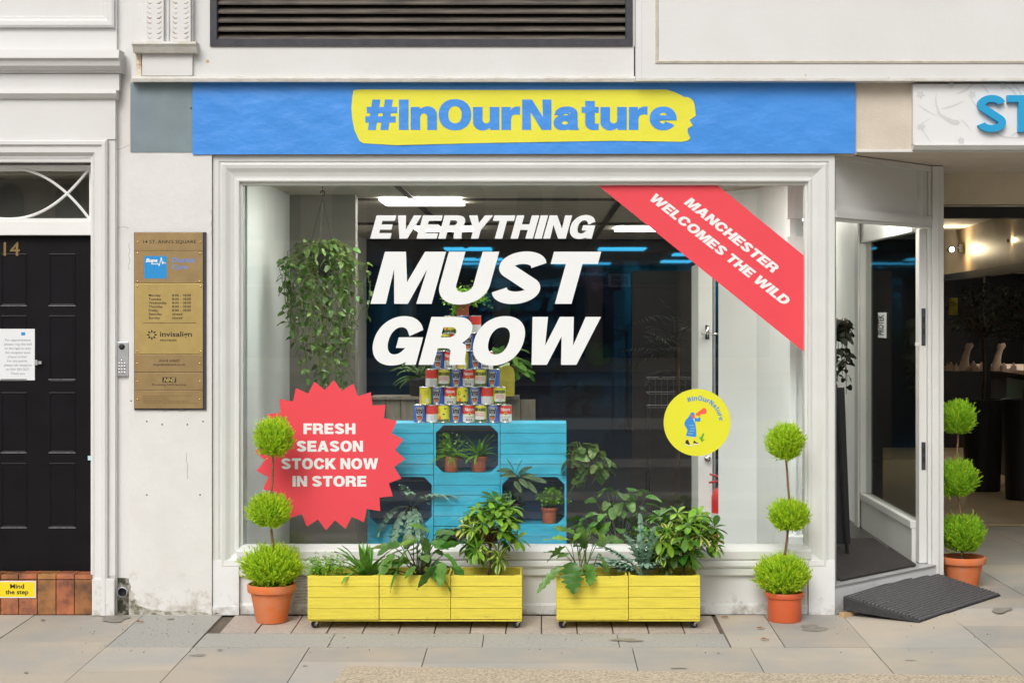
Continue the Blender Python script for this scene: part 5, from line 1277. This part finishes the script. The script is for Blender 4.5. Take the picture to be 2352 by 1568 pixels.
for i in range(30): fern_frond(b, c0, rot_dir(random.uniform(0,6.28), random.uniform(.5,1.3)), random.uniform(.22,.34), .07, random.uniform(.6,1.3), 0, 18, .010)
b.build('foliage', M['fernd'], t); pot_terra(t, X(1520,.30), .30, .172, .16, .09, .07, M['plast2'])
# trailing pothos on the right side of the crates, on a shelf pot fixed to the crate side
def vine(b, s, pts, n, L, m=0, W=.75, mi2=None):
    pts = [Vector(p) for p in pts]; dense = []
    for a,c in zip(pts,pts[1:]):
        for j in range(6): dense.append(a.lerp(c,j/6)+Vector((random.gauss(0,.003),random.gauss(0,.003),0)))
    dense.append(pts[-1]); s.tube(dense, .0022, 4)
    for i in range(n):
        p = dense[int((i+.5)/n*(len(dense)-1))]; a = random.uniform(0,6.28); l = random.uniform(*L)
        q = p+rot_dir(a,.1)*.02; s.tube([p,q],.0012,3)
        leaf(b, q, rot_dir(a, random.uniform(-1.0,.1)), l, l*W, 'heart', .5, .25, m, n=6, roll=random.uniform(-.7,.7), wave=.04)
cy_ = yc0+.10; xr_ = xL+3*cw
t = plant_thing('trailing_pothos', 'trailing pothos with glossy leaves hanging at the right side of the turquoise crates', 'plant', xr_+.09, cy_, Z(1075,cy_))
pot_terra(t, xr_+.085, cy_, Z(1080,cy_), .10, .065, .045, M['plast2'], rim=.02)
b = MB(); s = MB(); c0 = Vector((xr_+.085,cy_,Z(1050,cy_)))
for i in range(11):
    a = random.uniform(-2.6,.6); r0 = random.uniform(.08,.20); dz = random.uniform(-.03,.05); dn = random.uniform(.02,.22)
    vine(b, s, [c0, c0+Vector((r0*.6*math.cos(a),r0*.5*math.sin(a),.05+dz)), c0+Vector((r0*math.cos(a)+.02,r0*.6*math.sin(a),dz)), c0+Vector((r0*1.1*math.cos(a)+.03,r0*.6*math.sin(a),-dn))], 9, (.045,.10))
vine(b, s, [c0, c0+Vector((.06,-.08,-.05)), at(1350,1075,cy_-.05), at(1340,1125,cy_-.05)], 4, (.07,.10)); vine(b, s, [c0, at(1360,1045,cy_-.05), at(1380,1070,cy_-.05), at(1378,1108,cy_-.05)], 8, (.05,.08))
b.build('foliage', M['pothos'], t); s.build('stems', M['gstem'], t)
# hanging pothos at the left
yh = .75
t = thing('hanging_pothos', 'large trailing pothos hanging by a wire hook from the ceiling at the left', 'hanging plant', at(738,600,yh), None)
b = MB(); c = Vector(at(738,585,yh)); hk = Vector(at(741,455,yh))
b.tube([(hk.x,hk.y,2.598),(hk.x,hk.y,hk.z+.03)], .004, 6); b.tube([tuple(hk+Vector((.012*math.cos(R(x)),0,.03+.018*math.sin(R(x))))) for x in range(-100,200,20)], .0045, 6)
for dx,dy_ in ((-.085,0),(.085,.01),(.0,-.09)): b.tube([tuple(hk), (c.x+dx,c.y+dy_,c.z)], .0022, 4)
b.build('wire_hanger', M['black'], t)
b = MB(); b.lathe([(.0001,-.13),(.07,-.13),(.10,0),(.105,.0),(.09,-.005),(.0001,-.01)], tuple(c), 20); b.build('pot', M['cloth'], t)
b = MB(); s = MB()
for i in range(64):
    a = random.uniform(0,6.28); r0 = random.uniform(.08,.30); ht = random.uniform(-.02,.10); ln = random.choice((.25,.5,.8,.95,1.0))*random.uniform(.6,1.0)*.98
    r1_ = r0*random.uniform(.75,1.05); X0 = c+Vector((r0*.5*math.cos(a),r0*.4*math.sin(a),ht)); X1 = c+Vector((r0*math.cos(a),r0*.7*math.sin(a),ht-.06))
    pts = [c, X0, X1]; z = X1.z; q = X1.copy()
    while z > X1.z-ln:
        z -= .12; q = Vector((q.x*.93+c.x*.07+random.gauss(0,.018), q.y+random.gauss(0,.015), z)); pts.append(q.copy())
    vine(b, s, pts, int(6+ln*15), (.032,.068), W=.58)
vine(b, s, [c, at(690,590,yh), at(655,640,yh), at(640,680,yh)], 10, (.045,.07), W=.6)
b.build('foliage', M['pothos'], t); s.build('stems', M['gstem'], t)
# potted plants in the crates
yq = yc0+.07; zc = lambda r_: .172+(2-r_)*chh+.012
def crate_pot(px, r_, name, label, m='plast2', rt=.052, h=.094):
    t = plant_thing(name, label, 'potted plant', X(px,yq), yq, zc(r_)); pot_terra(t, X(px,yq), yq, zc(r_), h, rt, rt*.78, M[m], rim=.022, soilh=.012); return t, Vector((X(px,yq),yq,zc(r_)+h-.008))
t, c0 = crate_pot(1037, 0, 'potted_fern', 'fern in a brown-orange pot, left of two in the open top turquoise crate')
b = MB()
for i in range(30): fern_frond(b, c0, rot_dir(random.uniform(2.2,7.2), random.uniform(.3,1.1)), random.uniform(.10,.19), .06, random.uniform(.6,1.8), 0, 11, .011)
maiden(b, tuple(c0+Vector((-.01,-.02,.08))), .10, .075, 260, 0, .016, base=tuple(c0)); b.build('foliage', M['fern'], t)
t, c0 = crate_pot(1100, 0, 'potted_fern', 'upright strap-leaved fern in a brown-orange pot, right of two in the open top crate')
b = MB()
for i in range(24):
    a = i*2.4; leaf(b, c0, rot_dir(a, random.uniform(.5,1.35)), random.uniform(.11,.19), .024, 'strap', random.uniform(.5,1.6), .25, 0, n=8, wave=.12)
b.build('foliage', M['strap'], t)
t, c0 = crate_pot(1262, 1, 'potted_maidenhair', 'round bright maidenhair fern in a brown-orange pot in the right open crate')
b = MB(); maiden(b, tuple(c0+Vector((.01,-.02,.055))), .085, .075, 520, 0, .021, base=tuple(c0), stems=20); maiden(b, tuple(c0+Vector((.09,-.03,.05))), .05, .04, 90, 0, .018, base=tuple(c0), stems=5); b.build('foliage', M['fern'], t)
t, c0 = crate_pot(1186, 1, 'prayer_plant', 'striped-leaf prayer plant in a black pot in the right open crate', 'black', .05, .12)
b = MB(); s = MB()
def cal_leaf(p, d, L, W, roll):
    roll = 1.05 if d[0] > 0 else -1.05
    leaf(b, p, d, L, W, 'ovate', .5, .15, 0, n=10, roll=roll)
    pts = spine(p, d, L, .5, 10)
    for i in range(1,9):
        dd = (pts[i+1]-pts[i-1]).normalized(); sd_ = dd.cross(Vector((0,0,1))).normalized(); nor = sd_.cross(dd)
        if roll: q = Matrix.Rotation(roll,3,dd); sd_ = q@sd_; nor = q@nor
        w_ = W*.5*PROF['ovate'](i/10)*.82
        for s_ in (-1,1):
            a0 = pts[i]+nor*.0016+sd_*s_*w_*.12; a1 = pts[i]+nor*(.0016+w_*.15)+sd_*s_*w_+dd*.010
            vs = [tuple(a0-dd*.0022),tuple(a0+dd*.0022),tuple(a1+dd*.0024),tuple(a1-dd*.0024)]; b.add(vs, [(0,1,2,3)], 1)
for (bx,by,tx,ty,rl) in ((1180,1085,1140,1078,.9),(1182,1088,1165,1050,.8),(1185,1088,1200,1052,-.5),(1190,1090,1222,1068,-.9),(1195,1092,1238,1098,-.9),(1188,1092,1150,1090,.6),(1205,1105,1235,1132,-.8),(1215,1100,1258,1106,-.7),(1165,1130,1150,1160,1.0),(1172,1125,1168,1165,.8),(1180,1105,1200,1130,.4),(1192,1100,1215,1120,-.2)):
    p = Vector(at(bx,by,yc0-.04)); q = Vector(at(tx,ty,yc0-.09)); petiole(s, c0, p, .002, 0, .1); cal_leaf(p, (q-p).normalized()+Vector((0,-.25,.25)), (q-p).length*1.15, .036, rl)
b.build('foliage', [M['cal'],M['cal2']], t); s.build('stems', M['dkstem'], t)
t, c0 = crate_pot(945, 1, 'blue_fern', 'blue-green fern spilling out of the left open turquoise crate', 'black', .05, .10)
random.seed(5)
fr = [(-1.57,.4,.30,2.6),(-1.3,.5,.26,2.4),(-2.0,.3,.30,2.3),(-.6,.9,.26,1.2),(-.35,.75,.27,.9),(-.15,.6,.24,1.0),(-2.6,.4,.26,1.9),(-2.9,.5,.2,1.8),(-1.0,.2,.24,2.6),(-1.6,1.1,.22,1.4),(-1.7,-.1,.30,2.6),(-1.2,-.1,.28,2.6),(-1.9,1.2,.2,1.2),(-2.3,.1,.27,2.4)]
bluefern('', '', tuple(c0), 0, fr, parent=t, W=.075)
b = MB(); leaf(b, Vector(at(950,1200,.2)), Vector((-.2,-.4,-.8)), .07, .06, 'ovate', .3, .2, 0, n=6, wave=.1); 
t = heart_plant('leafy_houseplant', 'dark glossy houseplant in the open bottom-middle turquoise crate', (X(1035,yq),yq,zc(2)+.10), 34, .13, .17, 'philo', (.05,.09))
pot_terra(t, X(1035,yq), yq, zc(2), .10, .055, .045, M['plast2'])
# ferns on and behind the tin pyramid
zt6 = ztop+6*(th_+.0008)
t = plant_thing('potted_fern', 'bright little fern in a pot on the very top of the tin pyramid', 'potted plant', xc8, yti, zt6); pot_terra(t, xc8, yti, zt6, .07, .045, .035, M['plast2'], rim=.015, soilh=.01)
b = MB(); c0 = Vector((xc8,yti,zt6+.07)); maiden(b, tuple(c0+Vector((.02,-.02,.02))), .13, .075, 700, 0, .018, base=tuple(c0), stems=26); maiden(b, tuple(c0+Vector((-.03,-.03,-.07))), .05, .06, 130, 0, .016, base=tuple(c0), stems=8); b.build('foliage', M['fern'], t)
ysh_ = 1.1
b = MB(); 
for k in range(11): b.box(X(852,ysh_)+k*.098, X(852,ysh_)+k*.098+.094, ysh_, ysh_+.015, .175, Z(917,ysh_))
b.box(X(850,ysh_), X(1192,ysh_), ysh_-.02, ysh_+.3, Z(917,ysh_), Z(911,ysh_)); b.box(X(1183,ysh_),X(1192,ysh_),ysh_+.016,ysh_+.3,.175,Z(918,ysh_))
tb = b.build('plank_bench', M['woodgrey'], loc=(X(1020,ysh_),ysh_,.175)); tag(tb, 'grey-brown plank bench with vertical boards behind the tin pyramid', 'bench')
def bench_fern(label, px, py, rx, n, m, L):
    t = plant_thing('potted_fern', label, 'potted plant', X(px,ysh_+.12), ysh_+.12, Z(912,ysh_)); pot_terra(t, X(px,ysh_+.12), ysh_+.12, Z(911,ysh_)+.001, .12, .075, .055, M['black']); b = MB(); c0 = Vector((X(px,ysh_+.12),ysh_+.12,Z(911,ysh_)+.12))
    for i in range(n): fern_frond(b, c0, rot_dir(random.uniform(0,6.28), random.uniform(.2,1.3)), random.uniform(L*.7,L), .075, random.uniform(.7,1.8), 0, 16, .010)
    b.build('foliage', M[m], t)
bench_fern('feathery dark fern on the plank bench, left of the tin pyramid', 962, 880, 50, 30, 'fernd', .24)
t = heart_plant('leafy_houseplant', 'taller green houseplant on the plank bench, seen through the letter R', (X(1050,1.2),1.2,Z(905,1.2)), 60, .15, .42, 'strap', (.05,.10)); pot_terra(t, X(1050,1.2),1.2,Z(911,ysh_)+.001,.10,.06,.05,M['yellowbag'])
t = heart_plant('leafy_houseplant', 'dark houseplant on the plank bench, seen through the letter O', (X(1150,1.25),1.25,Z(905,1.25)), 50, .2, .36, 'philo', (.06,.11)); pot_terra(t, X(1150,1.25),1.25,Z(911,ysh_)+.001,.10,.06,.05,M['black'])
b = MB(); bx_, bz_ = X(1162,1.05), Z(912,1.05)+.012
b.prism([(bx_-.045,bz_),(bx_+.055,bz_),(bx_+.058,bz_+.13),(bx_+.05,bz_+.175),(bx_+.02,bz_+.195),(bx_-.02,bz_+.19),(bx_-.045,bz_+.15)], 1.0, 1.06); b.box(bx_+.005,bx_+.052,.997,.9995,bz_+.02,bz_+.09)
o = b.build('plastic_bottle', M['yellowbag'], loc=(bx_,1.03,bz_), bevel=.008); tag(o, 'dull yellow plastic container behind the right end of the tin pyramid', 'container')
# tall dark palm in the room
t = plant_thing('palm', 'dark thin-leaved palm deep inside the shop below the red ribbon', 'plant', X(1560,4.5), 4.5, .172)
b = MB(); s = MB(); top = Vector((X(1555,4.5),4.5,1.55)); s.tube([(top.x,4.5,.172),(top.x+.01,4.5,.9),tuple(top)], .018, 7)
for i in range(22): fern_frond(b, top+Vector((0,0,random.uniform(-.3,.15))), rot_dir(random.uniform(0,6.28), random.uniform(0,1.3)), random.uniform(.35,.55), .36, random.uniform(.8,1.6), 0, 14, .012)
b.build('fronds', M['bay'], t); s.build('trunk', M['barkd'], t)
# ============================================================ INSIDE OBJECTS
yD = 1.9
t = thing('inner_door', 'white inner door standing open with steel lever handle, behind the round sticker', 'door', (X(1630,yD),yD,.172))
b = MB(); b.obox((X(1624,yD),yD+.4,1.15), (.012,.40,0), (.05,-.0015,0), (0,0,.975)); b.build('leaf', M['inpale'], t, bevel=.004)
b = MB(); b.box(X(1640,yD),X(1644,yD),yD+.02,yD+.06,.172,2.13); b.build('edge_strip', M['steel'], t)
b = MB(); cz = Z(766,yD); cx = X(1624,yD); b.obox((cx,yD-.012,cz+.01),(.014,0,0),(0,.004,0),(0,0,.05)); b.tube([(cx,yD-.01,cz),(cx,yD-.045,cz),(cx+.075,yD-.05,cz-.003)], .008, 8); b.tube([(cx,yD-.04,cz),(cx-.045,yD-.05,cz)], .007, 8); b.build('lever_handle', M['chrome'], t, smooth=True)
b = MB(); b.lathe([(.0001,-.035),(.02,-.035),(.024,-.02),(.012,-.015),(.018,0)], (cx,yD-.006,Z(1052,yD)), 14, axis='y'); b.build('knob', M['chrome'], t, smooth=True)
ye = 1.80
t = thing('fire_extinguisher', 'red fire extinguisher beside the open white inner door', 'extinguisher', (X(1634,ye)+.072,ye,.172))
cxe = X(1634,ye)+.072
b = MB(); b.lathe([(.0001,0),(.068,0),(.072,.01),(.072,.33),(.06,.37),(.03,.395),(.022,.41),(.0001,.41)], (cxe,ye,.172+.0), 20); b.build('cylinder', mat('extinguisher_red', (.65,.02,.02), .3), t, smooth=True)
b = MB(); b.lathe([(.0728,.12),(.0728,.22)], (cxe,ye,.172), 20); b.build('label', M['paper'], t)
b = MB(); b.tube([(cxe,ye,.57),(cxe,ye,.62)], .014, 8); b.tube([(cxe+.02,ye,.62),(cxe-.09,ye,.60)], .008, 6); b.tube([(cxe+.02,ye,.63),(cxe-.085,ye,.66)], .008, 6); b.build('handle', mat('extinguisher_handle', (.5,.03,.03), .4), t)
# A-board in the lobby
t = thing('a_board', 'black folding A-board seen edge-on just inside the splayed doorway', 'sign board', (X(1935,1.3),1.3,.172))
b = MB(); b.obox((X(1925,1.3)+.012,1.32,.76), (.055,.012,0), (0,.006,0), (-.02,0,.52)); b.obox((X(1925,1.3)-.005,1.75,.76), (.05,.012,0), (0,.006,0), (-.02,0,.52)); b.build('board', M['cloth'], t)
b = MB(); b.tube([(X(1925,1.3)-.008,1.30,1.27),(X(1945,1.3)+.002,1.30,.18)], .014, 6); b.build('leg', M['black'], t)
b = MB(); b.box(1.80,2.36,.75,2.1,.1702,.178); b.hprism([(1.79,.17),(2.38,.80),(2.38,1.6),(1.79,1.6)], .1702, .180)
o = b.build('door_mat', M['mat'], loc=(2.05,1.0,.17)); tag(o, 'dark coir entrance mat inside the splayed doorway', 'mat')
t = plant_thing('dark_houseplant', 'dark trailing plant in the lobby, just right of the window frame post', 'plant', 2.1, 3.3, 1.5)
b = MB(); s = MB(); c0 = Vector((X(1930,2.2),2.2,1.62))
for i in range(12):
    a = random.uniform(0,6.28); r0 = random.uniform(.03,.09); vine(b, s, [c0, c0+Vector((r0*math.cos(a),r0*math.sin(a),.12)), c0+Vector((r0*math.cos(a),r0*math.sin(a),-.1)), c0+Vector((r0*math.cos(a),r0*math.sin(a),-random.uniform(.2,.45)))], 14, (.04,.07))
b.build('foliage', M['bay'], t); s.build('stems', M['barkd'], t)
t['label'] = 'dark trailing plant in the lobby, just right of the window frame post'
# basket on wires at right deep interior (wire basket)
t = thing('wire_basket', 'grey wire basket standing deep inside the shop near the palm', 'basket', (X(1540,5),5,.172))
b = MB(); x0_, x1_ = X(1490,5), X(1600,5)
for k in range(9): xx = x0_+(x1_-x0_)*k/8; b.tube([(xx,4.9,.95),(xx,4.9,1.2)], .003, 4)
for z in (.95,1.07,1.2): b.tube([(x0_,4.9,z),(x1_,4.9,z)], .004, 4); b.tube([(x0_,5.3,z),(x1_,5.3,z)], .004, 4); b.tube([(x0_,4.9,z),(x0_,5.3,z)], .004, 4); b.tube([(x1_,4.9,z),(x1_,5.3,z)], .004, 4)
b.build('wires', M['wire'], t)
b = MB()
for xx in (x0_,x1_):
    for yy_ in (4.9,5.3): b.tube([(xx,yy_,.172),(xx,yy_,.95)], .008, 6)
b.build('legs', M['black'], t)
# ============================================================ OUTSIDE, RIGHT: RAMP, BLOCK
lo0, lo1, hi0, hi1 = Vector((2.17,-.24)), Vector((2.88,.66)), Vector((1.766,-.045)), Vector((2.49,.955))
RT = thing('rubber_ramp', 'black ribbed rubber ramp leading up to the splayed doorway', 'ramp', (2.3,.3,0))
b = MB(); zh, zl = .118, .012
V = lambda p,z: (p.x,p.y,z+(gz(p.y) if p.y < 0 else 0))
b.add([V(lo0,.001),V(lo1,.001),V(hi1,.03),V(hi0,.035),V(lo0,zl),V(lo1,zl),V(hi1,zh),V(hi0,zh)], [(0,3,2,1),(4,5,6,7),(0,1,5,4),(1,2,6,5),(2,3,7,6),(3,0,4,7)])
b.build('wedge', M['rubber'], RT, bevel=.004)
b = MB(); N = 19
for i in range(N):
    t_ = (i+.5)/(N+1); a = lo0.lerp(hi0,t_); c = lo1.lerp(hi1,t_); z = zl+(zh-zl)*t_
    a2 = a+(c-a).normalized()*.02; c2 = c-(c-a).normalized()*.02; w_ = (hi0-lo0).normalized()*.008
    za = z+(gz(a.y) if a.y < 0 else 0); zc_ = z+(gz(c.y) if c.y < 0 else 0)
    b.add([(a2.x-w_.x,a2.y-w_.y,za-.001),(c2.x-w_.x,c2.y-w_.y,zc_-.001),(c2.x+w_.x,c2.y+w_.y,zc_+.001),(a2.x+w_.x,a2.y+w_.y,za+.001),
           (a2.x-w_.x*.6,a2.y-w_.y*.6,za+.009),(c2.x-w_.x*.6,c2.y-w_.y*.6,zc_+.009),(c2.x+w_.x*.6,c2.y+w_.y*.6,zc_+.010),(a2.x+w_.x*.6,a2.y+w_.y*.6,za+.010)], [(0,1,5,4),(1,2,6,5),(2,3,7,6),(3,0,4,7),(4,5,6,7)])
b.build('ribs', M['rib'], RT)
b = MB(); b.obox((X(1945,-.06)+.0,-.05,.012), (.035,.03,0), (-.012,.014,0), (0,0,.0135)); o = b.build('wood_block', M['blockwood'], loc=(1.8,-.05,0), bevel=.002); tag(o, 'small raw wood block propping the corner of the rubber ramp', 'wood block')
# bay trees in planters and jewellery
def bay(label, px, dist, rr_, hcz, seed):
    random.seed(seed); y = dist-10; cx = X(px,y); t = thing('bay_tree', label, 'potted tree', (cx,y,.012), 'dark ball-headed bay trees in the arcade')
    b = MB(); zt = Z(916,y); b.lathe([(.0001,0),(.17,0),(.21,zt-.012),(.195,zt-.012),(.19,zt-.06),(.0001,zt-.06)], (cx,y,.012), 28); b.build('tub', M['black'], t, smooth=False)
    s = MB(); s.tube([(cx,y,zt-.06),(cx+.02,y,zt+.2),(cx,y,hcz)], .018, 7)
    b = MB()
    for i in range(900):
        z = random.uniform(-1,1); a = random.uniform(0,6.28); q = math.sqrt(1-z*z); k = random.uniform(.5,1)*(1+.1*math.sin(a*4))
        p = Vector((cx+q*math.cos(a)*rr_*k, y+q*math.sin(a)*rr_*k, hcz+z*rr_*.85*k)); leaf(b, p, rot_dir(a, random.uniform(-.6,1)), random.uniform(.05,.08), .026, 'lance', .3, .2, 0, n=3)
    for i in range(30): a = random.uniform(0,6.28); s.tube([(cx,y,hcz-.2),(cx+rr_*.7*math.cos(a),y+rr_*.7*math.sin(a),hcz+random.uniform(-.2,.25))], .005, 4)
    b.build('crown', M['bay'], t); s.build('trunk', M['barkd'], t)
bay('dark ball-headed bay tree in a black tub, nearer the topiary in the arcade', 2257, 17.0, .38, 1.76, 3)
bay('second dark bay tree in a black tub, cut by the right photo edge', 2352, 16.2, .36, 1.78, 4)
def bust(px, seed, label):
    y = 7.2; x = X(px,y); t = thing('necklace_bust', label, 'display bust', (x,y,1.20), 'necklace busts on the jewellery counter')
    b = MB(); k = .0046*1.0
    cl = [(-.02,0,.05),(-.005,.04,.055),(0,.10,.04),(.012,.16,.035),(.03,.21,.032),(.045,.25,.045),(.05,.28,.03)]
    vs=[]; fs=[]; n=len(cl)
    for (dx,dz,w_) in cl:
        for i in range(8): a = i*math.pi/4; vs.append((x+dx+w_*math.cos(a), y+w_*.5*math.sin(a), 1.2+dz))
    for j in range(n-1):
        for i in range(8): fs.append((j*8+i,j*8+(i+1)%8,(j+1)*8+(i+1)%8,(j+1)*8+i))
    fs.append(tuple((n-1)*8+i for i in range(8))); b.add(vs, fs); b.build('bust', M['bust'], t, smooth=True)
    random.seed(seed)
    for i in range(7):
        b = MB(); xx = x-.22+random.uniform(0,.36); yy_ = y-.15+random.uniform(0,.1); h = random.uniform(.03,.08); b.box(xx,xx+.045,yy_,yy_+.045,1.2,1.2+h); b.ball((xx+.022,yy_+.022,1.2+h+.012), .013, 8, 5); b.build('ring_stand', M['bust'], t)
bust(2216, 1, 'pink stone necklace bust on the counter, nearer the doorway jamb'); bust(2290, 2, 'pink stone necklace bust on the counter, right of the bay tree trunk')
yy_ = 7.0; b = MB(); b.box(X(2180,yy_), X(2200,yy_), yy_, yy_+.01, Z(723,yy_), Z(684,yy_)); o = b.build('poster', M['yellowbag'], loc=(X(2190,yy_),yy_,Z(704,yy_))); tag(o, 'small yellow poster in the arcade above the necklace busts', 'poster')
# street sign across the square
b = MB(); xs_ = X(1422,55-0)*1.0; 
xw = (1422-VX)*(45+10+45-45)/F
xw = (1422-VX)*55/F; zw = CH-(644-VY)*55/F
b.box(xw-.36, xw+.36, -44.78, -44.75, zw-.21, zw+.21); o = b.build('street_sign', M['signw'], loc=(xw,-44.76,zw)); tag(o, 'white Old Bank Street name plate, seen mirrored in the window glass', 'street sign')
b = MB(); 
for s_,z_ in (('OLD BANK',.03),('STREET',-.14)): small_text(b, s_, -.28, .28, z_, .12, 0, .03, fn=lambda u,v: (xw-u, -44.745, zw+v))
b.build('lettering', M['ink'], o)
# stains on the paving
random.seed(77)
def stain(px, py, rx, ry, n=26):
    b = MB(); pts = []
    ph = [random.uniform(0,6.28) for _ in range(4)]
    for i in range(n):
        a = 6.283*i/n; r_ = 1+.25*math.sin(2*a+ph[0])+.18*math.sin(3*a+ph[1])+.12*math.sin(5*a+ph[2])+random.uniform(-.08,.08)
        x, y = G(px+rx*r_*math.cos(a), py+ry*r_*math.sin(a)); pts.append((x,y))
    b.poly2(pts, [], lambda u,v: (u,v,slz(v)+.0042)); o = b.build('paving_stain', M['stain']); o['kind'] = 'structure'
for q in ((262,1418,38,9),(1440,1470,30,4),(1790,1443,0.1,0.1),(1868,1443,32,7),(455,1505,22,2),(505,1493,7,2.2),(392,1422,7,1.6),(98,1424,6,1.6),(1560,1535,16,1.5),(2090,1517,12,1.5),(2300,1400,25,6),(700,1530,6,1.5),(1290,1500,4,1.2),(900,1458,4,1),(60,1545,5,1.5),(1650,1500,4,1.2)): stain(*q)
# fallen leaves and grit
random.seed(12)
for i,(px,py) in enumerate(((499,1412),(486,1409),(320,1430),(1665,1420),(1150,1418),(1520,1412),(1755,1470),(1745,1445),(205,1402),(170,1404))):
    x,y = G(px,py); b = MB(); z = gz(y)+.006
    leaf(b, (x-.02,y,z+.002), Vector((1,.3*random.uniform(-1,1),.15)), random.uniform(.03,.055), .022, 'ovate', .3, .5, 0, n=5, wave=.15)
    o = b.build('fallen_leaf', mat('dry_leaf', (.36,.15,.05), .8, var=.3, vscale=60), loc=(x,y,z)); tag(o, ['dry orange leaf at the foot of the pilaster edge, right of the pair','dry orange leaf at the foot of the pilaster, left of the pair','curled brown leaf on the damp patch below the intercom','dry leaf beside the right end of the setts','dry leaf under the long yellow planter','dry leaf under the shorter yellow planter','dry leaf on the pavement in front of the plastic pot','dry leaf just nearer the wall than the one before the plastic pot','dry leaf at the right end of the tiled doorstep','dry leaf at the foot of the tiled doorstep'][i], 'leaf', 'dry leaves scattered on the pavement')
b = MB()
for i in range(160):
    px = random.choice((random.uniform(180,480), random.uniform(480,2350))); x,y = G(px, random.uniform(1405,1500)); r_ = random.uniform(.001,.0035)
    b.ball((x,y,gz(min(y,0))+.004), r_, 5, 3)
o = b.build('grit', M['joint']); o['kind'] = 'stuff'
